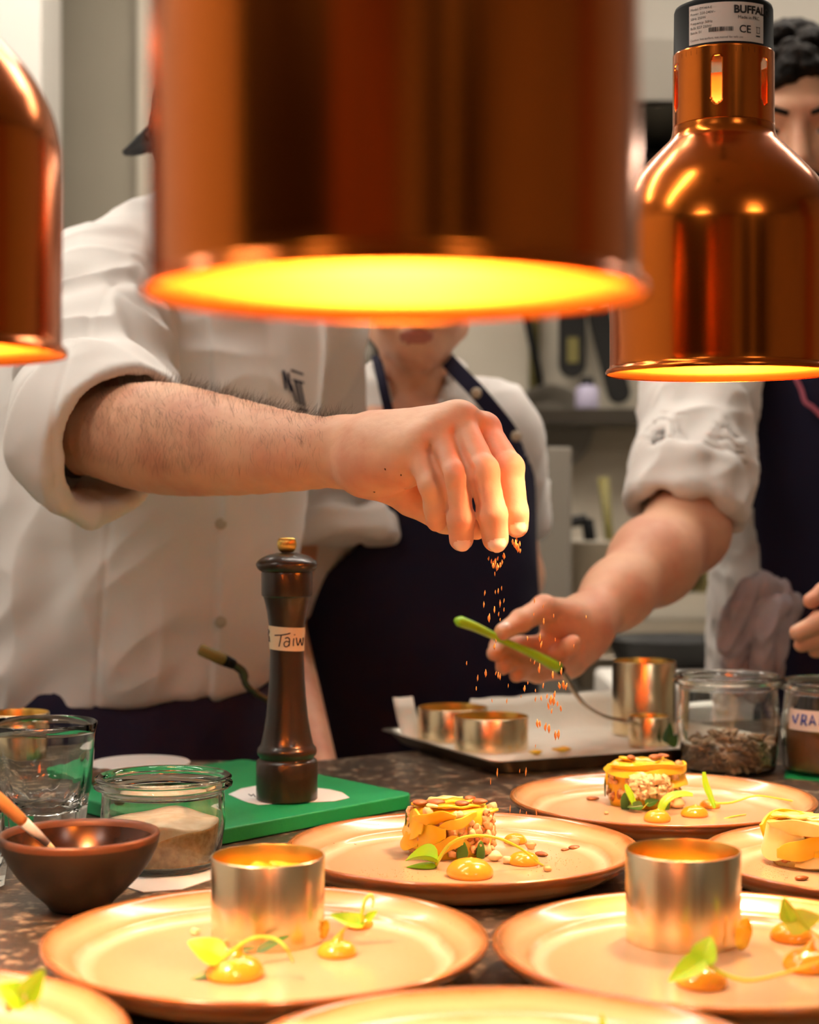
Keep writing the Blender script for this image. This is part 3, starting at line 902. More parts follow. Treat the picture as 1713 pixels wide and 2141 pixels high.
# ================================================================== sauce dots, leaves, stems
def dot(px, py, r, label, peak=.25, z=FZ, lean=.3):
    q = onp(px, py, z); h = r * .74
    t = MB(); prof = smoothprof([(r * .93, 0), (r, h * .18), (r * .92, h * .5), (r * .66, h * .85), (r * .34, h * 1.0), (r * .14, h * (1 + peak)), (r * .04, h * (1 + peak * 2)), (.0001, h * (1 + peak * 2.2))], 20)
    t.lathe(prof, 36, wob=lambda a, rr, zz: 1 + .04 * math.sin(2 * a + px) + .02 * math.sin(3 * a))
    for i, v in enumerate(t.v):
        k = max(v[2] / h - .7, 0); t.v[i] = (v[0] + lean * k * k * r, v[1], v[2])
    o = t.build('cream_dot', M['sauce']); o.location = (q[0], q[1], z)
    return tag(o, label, 'sauce dot', 'orange cream dots')
dot(491, 2043, .0165, 'large orange cream dot in front of the ring on the front left plate', .3)
dot(705, 1997, .0117, 'peaked orange cream dot right of the ring on the front left plate', .55)
dot(752, 1938, .0095, 'orange cream dot under the upright sprig on the front left plate')
dot(983, 1832, .0170, 'large orange cream dot in front of the middle stack', .05)
dot(1096, 1806, .0118, 'smaller orange cream dot under the pale stem on the middle plate', .05)
dot(1078, 1762, .0095, 'orange cream dot behind the small one, beside the middle stack', .05)
dot(1375, 1716, .0120, 'orange cream dot under the strap leaf on the farthest plate', .1)
dot(1453, 1706, .0115, 'right orange cream dot of the pair on the farthest plate', .1)
dot(1485, 1688, .0090, 'orange cream dot at the foot of the upright leaf on the farthest plate', .1)
dot(1467, 2060, .0145, 'orange cream dot under the heart-shaped leaf on the front right plate', .1)
dot(1656, 1965, .0135, 'orange cream dot under the fan-shaped leaf on the front right plate', .15)
dot(1690, 2025, .0150, 'orange cream dot cut by the right edge on the front right plate', .3)
dot(75, 2112, .0135, 'orange cream dot on the bottom left corner plate', .2)

def leaf_mesh(mb, base, tip, normal, width, fold=.25, heart=0., n=12, curl=0., thick=.0004):
    base = Vector(tuple(map(float, base))); tip = Vector(tuple(map(float, tip))); ax = tip - base; L = ax.length; ax.normalize()
    nr = Vector(normal); nr = (nr - ax * nr.dot(ax)).normalized(); sd_ = ax.cross(nr)
    m = 8; top = []; 
    for i in range(n + 1):
        u = i / n
        w = width / 2 * (math.sin(pi * min(u ** (.55 if heart >= 0 else 1.6), 1)) ** .8) + .0001
        for j in range(-m, m + 1):
            v = j / m
            p = base + ax * (u * L + (heart * width * .35 * abs(v) * (u - .15) if heart else 0)) + sd_ * (v * w) + nr * (abs(v) * w * fold * 2 + curl * L * math.sin(pi * u) - .12 * L * curl)
            top.append(p)
    W = 2 * m + 1
    bot = [p - nr * thick for p in top]; N_ = len(top)
    fs = []
    for i in range(n):
        for j in range(2 * m):
            a = i * W + j; fs.append((a, a + 1, a + W + 1, a + W)); fs.append((N_ + a + W, N_ + a + W + 1, N_ + a + 1, N_ + a))
    mb.add(top + bot, fs); return mb

def sprig(label, leaves, stem, stem_r=.0011, stemm='stem'):
    """leaves: list of (base, tip, normal, width, fold, heart, curl); stem: list of points"""
    b = stem[0]
    t = thing('leaf_sprig', label, 'leaf', b, 0, 'green leaf sprigs')
    off = Vector(tuple(map(float, b)))
    def loc(p): return Vector(tuple(map(float, p))) - off
    for (bs, tp, nm, w, fo, he, cu, mt) in leaves:
        mb = MB(); leaf_mesh(mb, loc(bs), loc(tp), nm, w, fo, he, 12, cu); mb.build('leaf', M[mt], t)
    MB().tube([loc(p) for p in spline(stem, 28)], [stem_r * (1 - .45 * i / 28) for i in range(29)], 8).build('stem', M[stemm], t)
    return t
Y1 = 1.0
sprig('round-leafed sprig arching over the large orange dot on the front left plate',
      [(P(468, 2004, .985), P(392, 1968, .99), (0, -.7, .7), .0165, .1, 0, .05, 'leaf'), (P(455, 2030, .985), P(398, 2048, .985), (0, -.5, .9), .006, .1, 0, 0, 'darkleaf')],
      [P(466, 2005, .985), P(490, 1985, .985), P(530, 1961, .985), P(575, 1963, .985), P(600, 1985, .98), P(612, 2011, .99)], .0011)
sprig('dark pointed leaf lying against the foot of the ring on the front left plate',
      [(P(535, 1992, 1.02), P(608, 1955, 1.03), (0, -.7, .7), .006, .2, 0, .03, 'darkleaf'), (P(475, 2002, 1.0), P(535, 1980, 1.02), (0, -.7, .7), .005, .2, 0, .03, 'darkleaf')],
      [P(470, 2006, 1.0), P(500, 1996, 1.01), P(536, 1993, 1.02)], .0006, 'darkleaf')
sprig('sprig with a looped stem standing on the small orange dot of the front left plate',
      [(P(764, 1932, 1.06), P(690, 1912, 1.06), (0, -.6, .7), .011, .25, 0, -.1, 'leaf'), (P(766, 1925, 1.06), P(789, 1904, 1.06), (0, -.6, .7), .006, .2, 0, 0, 'leaf')],
      [P(757, 1932, 1.06), P(758, 1905, 1.06), P(765, 1880, 1.06), P(776, 1871, 1.06), P(781, 1882, 1.06), P(779, 1897, 1.06)], .0012)
sprig('rolled green leaf with a long pale stem arching over the middle plate',
      [(P(918, 1806, 1.285), P(848, 1799, 1.285), (0, -.35, .9), .017, .55, 0, .1, 'leaf'), (P(912, 1812, 1.28), P(850, 1813, 1.28), (0, -.2, 1), .012, .1, 0, .0, 'leaf')],
      [P(910, 1812, 1.285), P(922, 1790, 1.28), P(945, 1762, 1.275), P(985, 1748, 1.27), P(1040, 1752, 1.27), P(1090, 1775, 1.275), P(1120, 1800, 1.28), P(1140, 1812, 1.29)], .0015)
def strap(label, pts, w, mt='leaf', stem=None, nrm=(0, -.6, .6), **k):
    b = pts[0]; t = thing('leaf_sprig', label, 'leaf', b, 0, 'green leaf sprigs'); off = Vector(tuple(map(float, b)))
    sp_ = spline(pts, 20); mb = MB(); vs = []
    nv = Vector(nrm)
    for i, p in enumerate(sp_):
        q = Vector(tuple(p)) - off; a = Vector(tuple(sp_[max(i - 1, 0)])); c = Vector(tuple(sp_[min(i + 1, 20)])); tg = (c - a).normalized(); s = tg.cross(nv).normalized()
        u = i / 20; ww = w / 2 * (math.sin(pi * (.08 + .84 * u)) ** .6); nn = s.cross(tg)
        for e in (-1, -.5, 0, .5, 1): vs.append(q + s * e * ww + nn * abs(e) * ww * .3)
        for e in (1, .5, 0, -.5, -1): vs.append(q + s * e * ww + nn * (abs(e) * ww * .3 - .0006))
    fs = [(i * 10 + j, i * 10 + (j + 1) % 10, (i + 1) * 10 + (j + 1) % 10, (i + 1) * 10 + j) for i in range(20) for j in range(10)]
    mb.add(vs, fs).build('leaf', M[mt], t)
    if stem: MB().tube([Vector(tuple(p)) - off for p in spline(stem, 28)], [.0011 * (1 - .5 * i / 28) for i in range(29)], 8).build('stem', M['stem'], t)
    return t
strap('curling strap leaf with a thin stem in front of the farthest stack', [P(1449, 1662, 1.49), P(1430, 1660, 1.49), P(1405, 1665, 1.488), P(1388, 1680, 1.485), P(1384, 1698, 1.483), P(1402, 1713, 1.48)], .0075, 'leaf',
      [P(1400, 1712, 1.48), P(1430, 1722, 1.475), P(1480, 1721, 1.475), P(1530, 1708, 1.48), P(1560, 1703, 1.49)])
strap('upright narrow leaf with a long trailing stem at the right of the farthest plate', [P(1472, 1614, 1.515), P(1476, 1640, 1.513), P(1484, 1662, 1.51), P(1495, 1690, 1.505)], .006, 'leaf',
      [P(1492, 1680, 1.508), P(1530, 1678, 1.51), P(1580, 1664, 1.512), P(1630, 1670, 1.512), P(1685, 1680, 1.51)])
strap('thin dark green leaf leaning on the front of the farthest stack', [P(1308, 1640, 1.51), P(1318, 1662, 1.508), P(1330, 1690, 1.506)], .006, 'leaf')
sprig('dark folded leaf at the foot of the farthest stack', [(P(1345, 1685, 1.505), P(1312, 1688, 1.505), (0, -.7, .6), .009, .2, 0, 0, 'darkleaf'), (P(1350, 1683, 1.505), P(1378, 1672, 1.51), (0, -.7, .6), .008, .2, 0, 0, 'darkleaf')], [P(1345, 1690, 1.505), P(1350, 1684, 1.505), P(1356, 1678, 1.505)], .0006)
sprig('heart-shaped leaf with a long stem at the front of the front right plate',
      [(P(1478, 2005, .95), P(1397, 2052, .952), (-.3, -.8, .5), .013, .25, 0, .0, 'leaf'), (P(1470, 2018, .95), P(1488, 1957, .955), (-.5, -.8, .3), .0155, .2, 0, .05, 'leaf')],
      [P(1474, 2012, .95), P(1510, 2035, .95), P(1560, 2050, .95), P(1620, 2040, .955), P(1680, 2022, .96), P(1740, 2005, .965)], .0013)
sprig('pale fan-shaped leaf with a green rib at the right edge of the front right plate',
      [(P(1640, 1935, 1.02), P(1720, 1915, 1.02), (0, -.8, .5), .016, .1, 0, .05, 'stem'), (P(1652, 1930, 1.02), P(1638, 1876, 1.02), (-.3, -.8, .4), .010, .2, 0, 0, 'leaf')],
      [P(1640, 1878, 1.02), P(1660, 1902, 1.018), P(1685, 1935, 1.016), P(1720, 1965, 1.014)], .0012)
sprig('brightly lit leaf on the orange dot of the bottom left corner plate',
      [(P(50, 2090, .86), P(92, 2025, .86), (.3, -.8, .4), .012, .3, 0, 0, 'leaf'), (P(60, 2100, .86), P(-10, 2060, .86), (0, -.7, .7), .014, .2, 0, .1, 'leaf'), (P(40, 2105, .86), P(15, 2075, .86), (0, -.8, .4), .012, .2, 0, .05, 'cream')],  # the cream leaf puts the white highlight into its colour
      [P(78, 2108, .86), P(70, 2098, .86), P(60, 2092, .86)], .001)
sprig('leaf tip just above the bottom edge on the nearest plate', [(P(1262, 2150, .86), P(1258, 2118, .86), (0, -.8, .3), .003, .1, 0, 0, 'leaf')], [P(1262, 2175, .86), P(1262, 2160, .86), P(1262, 2150, .86)], .0007)
# fallen yellow slice sticking out from under the tall ring, and a yellow reflection by the other ring, modelled as a slice
q = onp(1556, 1990); o = slab_slice((0, 0, 0), .020, .010, .0014, Euler((pi / 2 - .2, -1.35, .25)).to_matrix()).build('fruit_slice', M['yellow']); o.location = (q[0] - .0005, q[1], FZ + .011)
tag(o, 'upright yellow fruit slice leaning on the right foot of the tall ring', 'fruit slice')
q = onp(675, 1968); o = slab_slice((0, 0, 0), .012, .006, .0014, Euler((pi / 2 - .2, -1.35, .25)).to_matrix()).build('fruit_slice', M['yellow']); o.location = (q[0] + .001, q[1], FZ + .0075)
tag(o, 'small yellow reflection modelled as a slice at the right foot of the front left ring', 'fruit slice')

# ================================================================== pepper mill on the green board
zb = TZ + .0135
def board():
    A, B = V(.005, 1.566), V(-.17, 1.774); C = V(-.163, 1.388); D = C + (B - A)
    c = (A + B + C + D) / 4; pts = []
    for K, L_, R_ in ((A, C, B), (C, D, A), (D, B, C), (B, A, D)):
        u = (L_ - K) / np.linalg.norm(L_ - K); w = (R_ - K) / np.linalg.norm(R_ - K); r = .012
        for i in range(7):
            a = pi / 2 * i / 6; pts.append(K + u * r + w * r - (u * r * math.sin(a) + w * r * math.cos(a)) if False else K + (u + w) * r - u * r * math.sin(a) - w * r * math.cos(a))
    # order: want consistent loop A->C->D->B
    mb = MB(); n = len(pts)
    pts = sorted(pts, key=lambda p: math.atan2(p[1] - c[1], p[0] - c[0]))
    mb.add([(p[0], p[1], TZ + .0006) for p in pts] + [(p[0], p[1], zb) for p in pts], [tuple(range(n - 1, -1, -1)), tuple(range(n, 2 * n))] + [(i, (i + 1) % n, n + (i + 1) % n, n + i) for i in range(n)])
    o = mb.build('cutting_board', M['green_board'], smooth=False, bevel=.0015)
    tag(o, 'green plastic cutting board under the dark pepper mill', 'cutting board')
board()
def sheet(name, outline, z, m, th=.0004, label=None, cat=None, nz=0.):
    mb = MB(); n = len(outline)
    mb.add([(x, y, z) for x, y in outline] + [(x, y, z + th) for x, y in outline], [tuple(range(n - 1, -1, -1)), tuple(range(n, 2 * n))] + [(i, (i + 1) % n, n + (i + 1) % n, n + i) for i in range(n)])
    o = mb.build(name, m, smooth=False)
    if label: tag(o, label, cat)
    return o
def atz(px, py, z):
    Y = (ZC - z) * FPX / (py - 1035); return ((px - 856.5) / FPX * Y, Y)
pap = sheet('paper_slip', [atz(*q, zb) for q in ((478, 1662), (510, 1676), (540, 1684), (600, 1680), (660, 1678), (700, 1676), (731, 1669), (715, 1658), (690, 1652), (640, 1646), (560, 1640), (505, 1650))], zb + .0003, M['paper'], label='white paper slip lying under the pepper mill on the board', cat='paper')
mk = MB()
for a, b in (((520, 1660), (526, 1664)), ((526, 1664), (530, 1660)), ((530, 1660), (534, 1666))):
    p = atz(*a, zb + .001); q = atz(*b, zb + .001); mk.tube([(p[0], p[1], zb + .0008), (q[0], q[1], zb + .0008)], .0005, 5)
mk.build('ink_mark', M['ink'], pap)
S = 1.534 / 3600
mx, my = (600 - 856.5) / FPX * 1.534, 1.534
mill = thing('pepper_mill', 'tall dark wooden pepper mill with a brass knob and handwritten tape', 'pepper mill', (mx, my, zb + .001))
bz = 1683
def mp(L_, n=60): return [(r * S, (bz - y) * S) for r, y in L_]
body = [(0, 1683), (62, 1683), (64, 1681), (64.5, 1640), (64, 1606), (62, 1602), (56.5, 1598), (57, 1594), (61, 1590), (62.5, 1583), (61, 1576), (57, 1572), (54.5, 1567), (50, 1545), (44, 1510), (40, 1470), (37, 1430), (35.5, 1390), (36, 1350), (38, 1320), (42, 1290), (47, 1268), (49, 1262), (50, 1260), (52.5, 1258), (53, 1254), (53.5, 1212), (52.5, 1209), (0, 1209)]
MB().lathe(mp(body), 72).build('body', M['millwood'], mill, angle=.7)
capp = smoothprof(mp([(50, 1209), (54, 1208), (60, 1203), (64, 1196), (64, 1191), (60, 1185), (50, 1178), (38, 1173), (24, 1170), (20, 1169), (0.2, 1169)]), 40)
MB().lathe([(0, capp[0][1])] + capp, 72).build('cap', M['millwood'], mill)
kn = smoothprof(mp([(.2, 1168), (11, 1168), (16, 1164), (19, 1156), (19.5, 1148), (17, 1140), (12, 1137), (.2, 1136.5)]), 30)
MB().lathe(kn, 120, wob=lambda a, r, z: 1 + (.035 * math.cos(30 * a) if r > .004 else 0)).build('knob', M['gold'], mill, label='ribbed brass knob')
# tape strip with handwriting, wrapped round the neck
def on_mill(px, py, e=0.):
    z = (bz - py) * S; r = np.interp(py, [1320, 1350, 1390], [38, 36, 35.5]) * S + .0004 + e
    xx = (px - 600) * S; a = math.asin(max(-1, min(1, xx / r)))
    return (r * math.sin(a), -r * math.cos(a), z)
mb = MB(); vs = []
for i in range(25):
    a = -1.5 + 2.98 * i / 24
    for y0 in (1322, 1345, 1371):
        yy = y0 + (2.5 * math.sin(a)); r = np.interp(yy, [1320, 1350, 1390], [38, 36, 35.5]) * S + .0004
        vs.append((r * math.sin(a), -r * math.cos(a), (bz - yy) * S))
mb.add(vs, [(i * 3 + j, i * 3 + 3 + j, i * 3 + 4 + j, i * 3 + 1 + j) for i in range(24) for j in range(2)])
tp = mb.build('tape', M['tape'], mill, label='cream tape strip reading Taiw')
st = MB()
strokes = [[(561, 1329), (564, 1331), (563, 1337), (561, 1340), (564, 1344), (565, 1352)], [(563, 1352), (566, 1353)],
           [(577, 1339), (590, 1338), (603, 1336), (610, 1334)], [(591, 1338), (589, 1350), (586, 1362)],
           [(599, 1345), (604, 1343), (608, 1346), (608, 1354), (607, 1361)], [(607, 1352), (601, 1351), (597, 1355), (598, 1361), (603, 1362), (608, 1357)],
           [(617, 1345), (616, 1353), (616, 1361)], [(618.5, 1337), (619, 1338.5)],
           [(622, 1344), (623, 1353), (625, 1360), (628, 1353), (630, 1346)], [(630, 1347), (631, 1355), (633, 1361), (634.5, 1352), (635, 1345)]]
for s_ in strokes:
    pts = spline([on_mill(x, y, .0002) for x, y in s_], max(6, 4 * len(s_)))
    st.tube(pts, .00055, 6)
st.build('handwriting', M['navyink'], tp)

# ================================================================== jar of salt, tumbler, bowl
def jar(label, x, y, z, rt, rb, h, name='glass_jar', bead=.0035, wall=.0026, m='weck', grp=None, rings=True):
    prof_o = [(0, 0), (rb * .8, 0), (rb * .94, .001), (rb, .004), (rb + (rt - rb) * .5, h * .5), (rt - .006, h - .014), (rt - .005, h - .010), (rt, h - .0085), (rt + .0005, h - .006), (rt - .0035, h - .0045), (rt - .001, h - .003), (rt - .0002, h - .0015), (rt - .002, h)]
    prof_i = [(rt - .0055, h - .0008), (rt - .0075, h - .004), (rt - .0085, h - .014), (rb + (rt - rb) * .5 - wall, h * .5), (rb - wall, .007), (rb - wall - .003, .0045), (0, .004)]
    o = MB().lathe(prof_o + prof_i, 96).build(name, M[m]); o.location = (x, y, z)
    return tag(o, label, 'jar', grp)
jx, jy = -.1885, 1.318
jar('open glass jar of salt mixed with brown spice, left of the front left ring', jx, jy, TZ + .0018, .0525, .043, .069)
sheet('paper_napkin', [atz(*q, TZ) for q in ((240, 1850), (300, 1868), (380, 1862), (450, 1838), (478, 1800), (440, 1772), (300, 1765), (220, 1800))], TZ + .0003, M['paper'], .0008, 'white folded paper under the salt jar', 'paper')
# granular mix with a sloping surface, following the inner wall
def fill(name, m, x, y, z0, rfun, top, label, cat, n=64, rows=14, par=None):
    mb = MB(); vs = []; fs = []
    for i in range(rows + 1):
        for j in range(n):
            a = 2 * pi * j / n; u = i / rows
            ht = top(math.cos(a), math.sin(a)); z = z0 + (ht - z0) * u; r = rfun(z) 
            vs.append((r * math.cos(a), r * math.sin(a), z))
    k = rows * n
    for i in range(rows):
        for j in range(n): fs.append((i * n + j, i * n + (j + 1) % n, (i + 1) * n + (j + 1) % n, (i + 1) * n + j))
    # top surface rings
    for q in range(1, 9):
        s = 1 - q / 8.001
        for j in range(n):
            a = 2 * pi * j / n; X, Y_ = math.cos(a) * s, math.sin(a) * s; r = rfun(top(math.cos(a), math.sin(a)))
            vs.append((r * X, r * Y_, top(X, Y_)))
    b0 = k
    for q in range(8):
        b1 = (rows + 1 + q) * n
        for j in range(n): fs.append((b0 + j, b0 + (j + 1) % n, b1 + (j + 1) % n, b1 + j))
        b0 = b1
    fs.append(tuple(range(n - 1, -1, -1)))
    o = mb.add(vs, fs).build(name, m); o.location = (x, y, 0)
    tag(o, label, cat, None, 'stuff'); return o
zj = TZ + .0018
rj = lambda z: .0403 + (.0525 - .0403 - .0080) * max(0, (z - zj - .005)) / .055
fill('salt_mix', M['spice'], jx, jy, zj + .0062, rj, lambda X, Y_: zj + .0240 + .011 * X + .000 * Y_ + .001 * math.sin(5 * X) + .001 * math.cos(7 * Y_), 'tan spiced salt filling the lower half of the glass jar', 'salt')
# paler salt heaped against the back
fill('salt_layer', M['salt'], jx, jy, zj + .0062, lambda z: rj(z) - .0005, lambda X, Y_: zj + .0375 + .002 * Y_ - .004 * X * X + .0012 * math.sin(6 * X + 1) + .001 * math.cos(5 * Y_), 'pinkish white salt lying above the tan mix in the glass jar', 'salt'); mb = None

def tumbler(label, x, y, z, rt, rb, h, facet=True):
    vs = []; mb = MB()
    def wob(a, r, zz):
        if not facet or zz > h * .40 or r < rb * .5: return 1
        return 1 + .06 * (abs(math.cos(5 * a)) - .6) * min(1, max(0, (h * .40 - zz) / (h * .1)))
    o_ = [(0, 0), (rb * .9, 0), (rb, .002), (rb * 1.01, h * .1), (rb * 1.04, h * .2), (rb * 1.06, h * .3), (rb + (rt - rb) * .45, h * .38), (rb + (rt - rb) * .5, h * .42), (rt - .001, h * .9), (rt, h - .001), (rt - .001, h)]
    i_ = [(rt - .002, h - .0006), (rt - .0026, h * .9), (rb + (rt - rb) * .5 - .003, h * .42), (rb - .006, h * .26), (rb * .6, h * .20), (0, h * .19)]
    mb.lathe(o_ + i_, 120, wob=wob)
    o = mb.build('glass_tumbler', M['glass']); o.location = (x, y, z); return tag(o, label, 'glass')
tx, ty = (88 - 856.5) / FPX * 1.455, 1.455
tumbler('empty clear tumbler with a faceted base behind the brown bowl', tx, ty, TZ + .0006, .0462, .036, .093)
tumbler('clear tumbler cut off by the left edge beside the brown bowl', (-88 - 856.5) / FPX * 1.25, 1.25, TZ + .0006, .034, .0335, .06)
make_ring('brass-coloured ring seen through the clear tumbler at the left edge', (35 - 856.5) / FPX * 1.66, 1.66, zb, .031, .062, 'steel moulding rings')
# small pale dish behind the salt jar, mostly hidden
o = MB().lathe([(0, 0), (.030, 0), (.034, .002), (.048, .007), (.049, .008), (.048, .009), (.034, .0045), (0, .004)], 72).build('side_dish', M['label']); o.location = ((300 - 856.5) / FPX * 1.71, 1.69, zb + .0005)
tag(o, 'pale side dish on the green board behind the salt jar', 'dish')
o = MB().blob((0, 0, 0), (.012, .010, .009), 20, .12, 5).build('small_potato', M['brownjar']); o.location = ((214 - 856.5) / FPX * 1.60, 1.60, zb + .0085)
tag(o, 'small brown lump behind the rim of the tumbler', 'food')

bx, by = (166 - 856.5) / FPX * 1.185, 1.185
bowl = thing('clay_bowl', 'small dark brown clay bowl holding a brush at the left', 'bowl', (bx, by, TZ + .0006))
wb = lambda a, r, z: 1 + (.012 * math.sin(2 * a + 1) + .008 * math.sin(3 * a)) * min(1, r / .04)
MB().lathe([(0, 0), (.018, 0), (.0205, .001), (.023, .0045), (.032, .013), (.0415, .023), (.0485, .033), (.0525, .042), (.0535, .047)], 90, wob=wb).build('outside', M['bowl'], bowl)
MB().lathe([(.0535, .047), (.0542, .050), (.0535, .0522), (.0515, .0522), (.0500, .0500), (.0495, .0475)], 90, wob=wb).build('rim', M['bowlrim'], bowl, label='reddish brown rim')
MB().lathe([(.0495, .0475), (.047, .040), (.042, .031), (.034, .020), (.022, .010), (0, .007)], 90, wob=wb).build('glazed_inside', M['bowl_in'], bowl)
brush = thing('basting_brush', 'brush with an orange wooden handle resting in the clay bowl', 'brush', P(120, 1783, 1.165))
p0 = P(122, 1786, 1.168); p1 = P(52, 1722, 1.150); p2 = P(-60, 1620, 1.122)
o0 = Vector(tuple(p0))
mid = [Vector(tuple(v)) - o0 for v in (p0, p1, p2)]
MB().tube([mid[1] + (mid[2] - mid[1]) * u for u in (0, .1, .4, 1.0)], [.0036, .0042, .0045, .0036], 16).build('handle', M['orange_handle'], brush)
MB().tube([mid[0] * .35 + mid[1] * .65 * 1.0 if False else mid[1] * u for u in (.30, .6, 1.02)], [.0022, .0032, .0038], 16).build('ferrule', M['label'], brush, label='pale silver ferrule')
MB().tube([mid[1] * u for u in (0, .1, .32)], [.0006, .0016, .0022], 12).build('bristles', M['cream'], brush)

# ================================================================== tray, rings, jars and spatula at the back
T0 = V(-.030, 1.978); U = V(.905, .425); W_ = V(.435, -.90)
def tuv(u, v): q = T0 + U * u + W_ * v; return q
def tray():
    t = thing('baking_tray', 'battered metal tray lined with baking paper behind the plates', 'tray', (T0[0], T0[1], TZ + .0006))
    Lu, Lv = .35, .27
    def ring_(ins, z, r=.015):
        pts = []
        for (cu, cv, a0) in ((ins + r, ins + r, pi), (Lu - ins - r, ins + r, 1.5 * pi), (Lu - ins - r, Lv - ins - r, 0), (ins + r, Lv - ins - r, .5 * pi)):
            for i in range(6):
                a = a0 + pi / 2 * i / 5; q = U * (cu + r * math.cos(a)) + W_ * (cv + r * math.sin(a)); pts.append((q[0], q[1], z))
        return pts
    lv = [ring_(.014, .0), ring_(.012, .001), ring_(.002, .0135), ring_(-.004, .0145), ring_(-.005, .0155), ring_(.001, .0152), ring_(.013, .0028), ring_(.015, .0022)]
    n = 24; mb = MB(); vs = [p for r_ in lv for p in r_]
    fs = [(i * n + j, i * n + (j + 1) % n, (i + 1) * n + (j + 1) % n, (i + 1) * n + j) for i in range(len(lv) - 1) for j in range(n)]
    fs += [tuple(range(n - 1, -1, -1)), tuple((len(lv) - 1) * n + j for j in range(n))]
    mb.add(vs, fs).build('pan', M['tray_steel'], t, smooth=True, angle=.6)
    # crumpled paper sheet, its rear edge curling up
    nu, nv_ = 40, 40; g = []
    uv = [(u, v) for v in range(nv_ + 1) for u in range(nu + 1)]
    pts = np.array([(u / nu, v / nv_, 0) for u, v in uv]); nn = noise(pts * 6 + 3.3) * .006 + noise(pts * 15 + 9) * .002
    for (u, v), h in zip(uv, nn):
        a, b = u / nu, v / nv_
        uu = .010 + a * (Lu - .015); vv = .004 + b * (Lv - .02)
        rise = .046 * max(0, (.12 - b) / .12) ** 1.4 * (1 if a < .10 else (.15 if a < .30 else .85)) + .010 * max(0, a - .85) / .15
        q = U * uu + W_ * vv
        g.append((q[0], q[1], .0045 + abs(h) * 1.2 + rise))
    fs = [(j * (nu + 1) + i, j * (nu + 1) + i + 1, (j + 1) * (nu + 1) + i + 1, (j + 1) * (nu + 1) + i) for j in range(nv_) for i in range(nu)]
    pp_ = MB().add(g, [q[::-1] for q in fs]).build('baking_paper', M['greasepaper']); pp_.location = (T0[0], T0[1], TZ + .0006)
    sm = pp_.modifiers.new('thickness', 'SOLIDIFY'); sm.thickness = .0003; sm.offset = 1
    tag(pp_, 'crumpled baking paper lining the tray, curling up at the back', 'paper')
tray()
TR = TZ + .0075
make_ring('low steel ring on the tray, the rear one of the pair', .0495, 1.962, TR, .040, .036, 'low steel rings on the tray')
make_ring('low steel ring on the tray, the front one of the pair', .0895, 1.885, TR, .0405, .036, 'low steel rings on the tray')
for px, py, s, lb in ((1120, 1580, .007, 'yellow fruit scrap on the baking paper beside the front low ring'), (1175, 1575, .009, 'larger yellow fruit scrap further along the baking paper')):
    q = atz(px, py, TR); o = MB().blob((0, 0, 0), (s, s * .7, s * .35), 12, .3, px).build('fruit_scrap', M['yellow']); o.location = (q[0], q[1], TR + .004); tag(o, lb, 'fruit scrap')
make_ring('tall steel ring standing behind the seed jar beside the tray', (1347 - 856.5) / FPX * 2.01, 2.01, TR, .037, .084, 'steel moulding rings')
make_ring('narrow steel ring under the end of the lime-handled spatula', (1357 - 856.5) / FPX * 1.915, 1.915, TR, .0225, .032, 'steel moulding rings')
# herb leaves tucked between the narrow ring and the jar
for px, py, tx_, ty_, lb in ((1395, 1555, 1402, 1510, 'dark herb leaf standing between the narrow ring and the seed jar'), (1400, 1560, 1418, 1535, 'smaller herb leaf beside the seed jar')):
    mb = MB(); b = P(px, py, 1.89); leaf_mesh(mb, b, P(tx_, ty_, 1.89), (0, -1, .2), .012, .2); o = mb.build('herb_leaf', M['darkleaf']); tag(o, lb, 'leaf')
sjx, sjy = .329, 1.775
jar('open glass jar holding pumpkin seeds, behind the farthest plate', sjx, sjy, TZ + .0006, .0565, .048, .099, m='glass', grp=None)
# seeds filling the jar: individually placed
rnd = random.Random(12); base = seed_proto((sjx, sjy, TZ + .012), 0, 'seed in the heap inside the seed jar', 'seeds heaped in the glass jar', 1.15, 'seedd')
base['category'] = 'seed'
fillc = MB().lathe([(0, .006), (.043, .006), (.0445, .018), (.038, .026), (.02, .034), (0, .037)], 40, wob=lambda a, r, z: 1 + .02 * math.sin(9 * a)).build('seed_heap', M['seedd']); fillc.location = (sjx, sjy, TZ + .0006)
tag(fillc, 'packed bottom layer of seeds in the seed jar', 'seeds', None, 'stuff')
for i in range(210):
    a = rnd.uniform(-pi, pi) if i > 140 else rnd.uniform(-pi - .2, .2)
    if i <= 140: r = .0452; z = rnd.uniform(.008, .030 + .012 * math.cos(a + 1.2)); r -= .0008
    else: r = .042 * math.sqrt(rnd.random()); z = .038 - .25 * r + rnd.uniform(-.004, .006)
    r = min(r, .0425 + .07 * (z - .008) * 0)
    o = base.copy(); COL.objects.link(o); o.location = (sjx + r * math.cos(a), sjy + r * math.sin(a), TZ + z)
    o.rotation_euler = (rnd.uniform(0, 3), rnd.uniform(-.6, .6), rnd.random() * 6.3)
cjx, cjy = .437, 1.77
jar('glass jar with brown paste and a hand-lettered tape, at the right edge', cjx, cjy, TZ + .0006, .056, .052, .094, m='glass')
fill('brown_paste', M['browncontent'], cjx, cjy, TZ + .006, lambda z: .0488, lambda X, Y_: TZ + .048 + .001 * X, 'brown paste filling the lower half of the lettered jar', 'paste')
mb = MB(); vs = []; 
for i in range(31):
    a = -pi / 2 - 1.2 + 2.4 * i / 30
    for zz in (.047, .068): r = .0547; vs.append((r * math.cos(a), r * math.sin(a), zz))
tpj = mb.add(vs, [(2 * i, 2 * i + 2, 2 * i + 3, 2 * i + 1) for i in range(30)]).build('jar_tape', M['label'])
tpj.location = (cjx, cjy, TZ + .0006); tag(tpj, 'white tape on the right-edge jar, hand-lettered in blue capitals', 'tape')
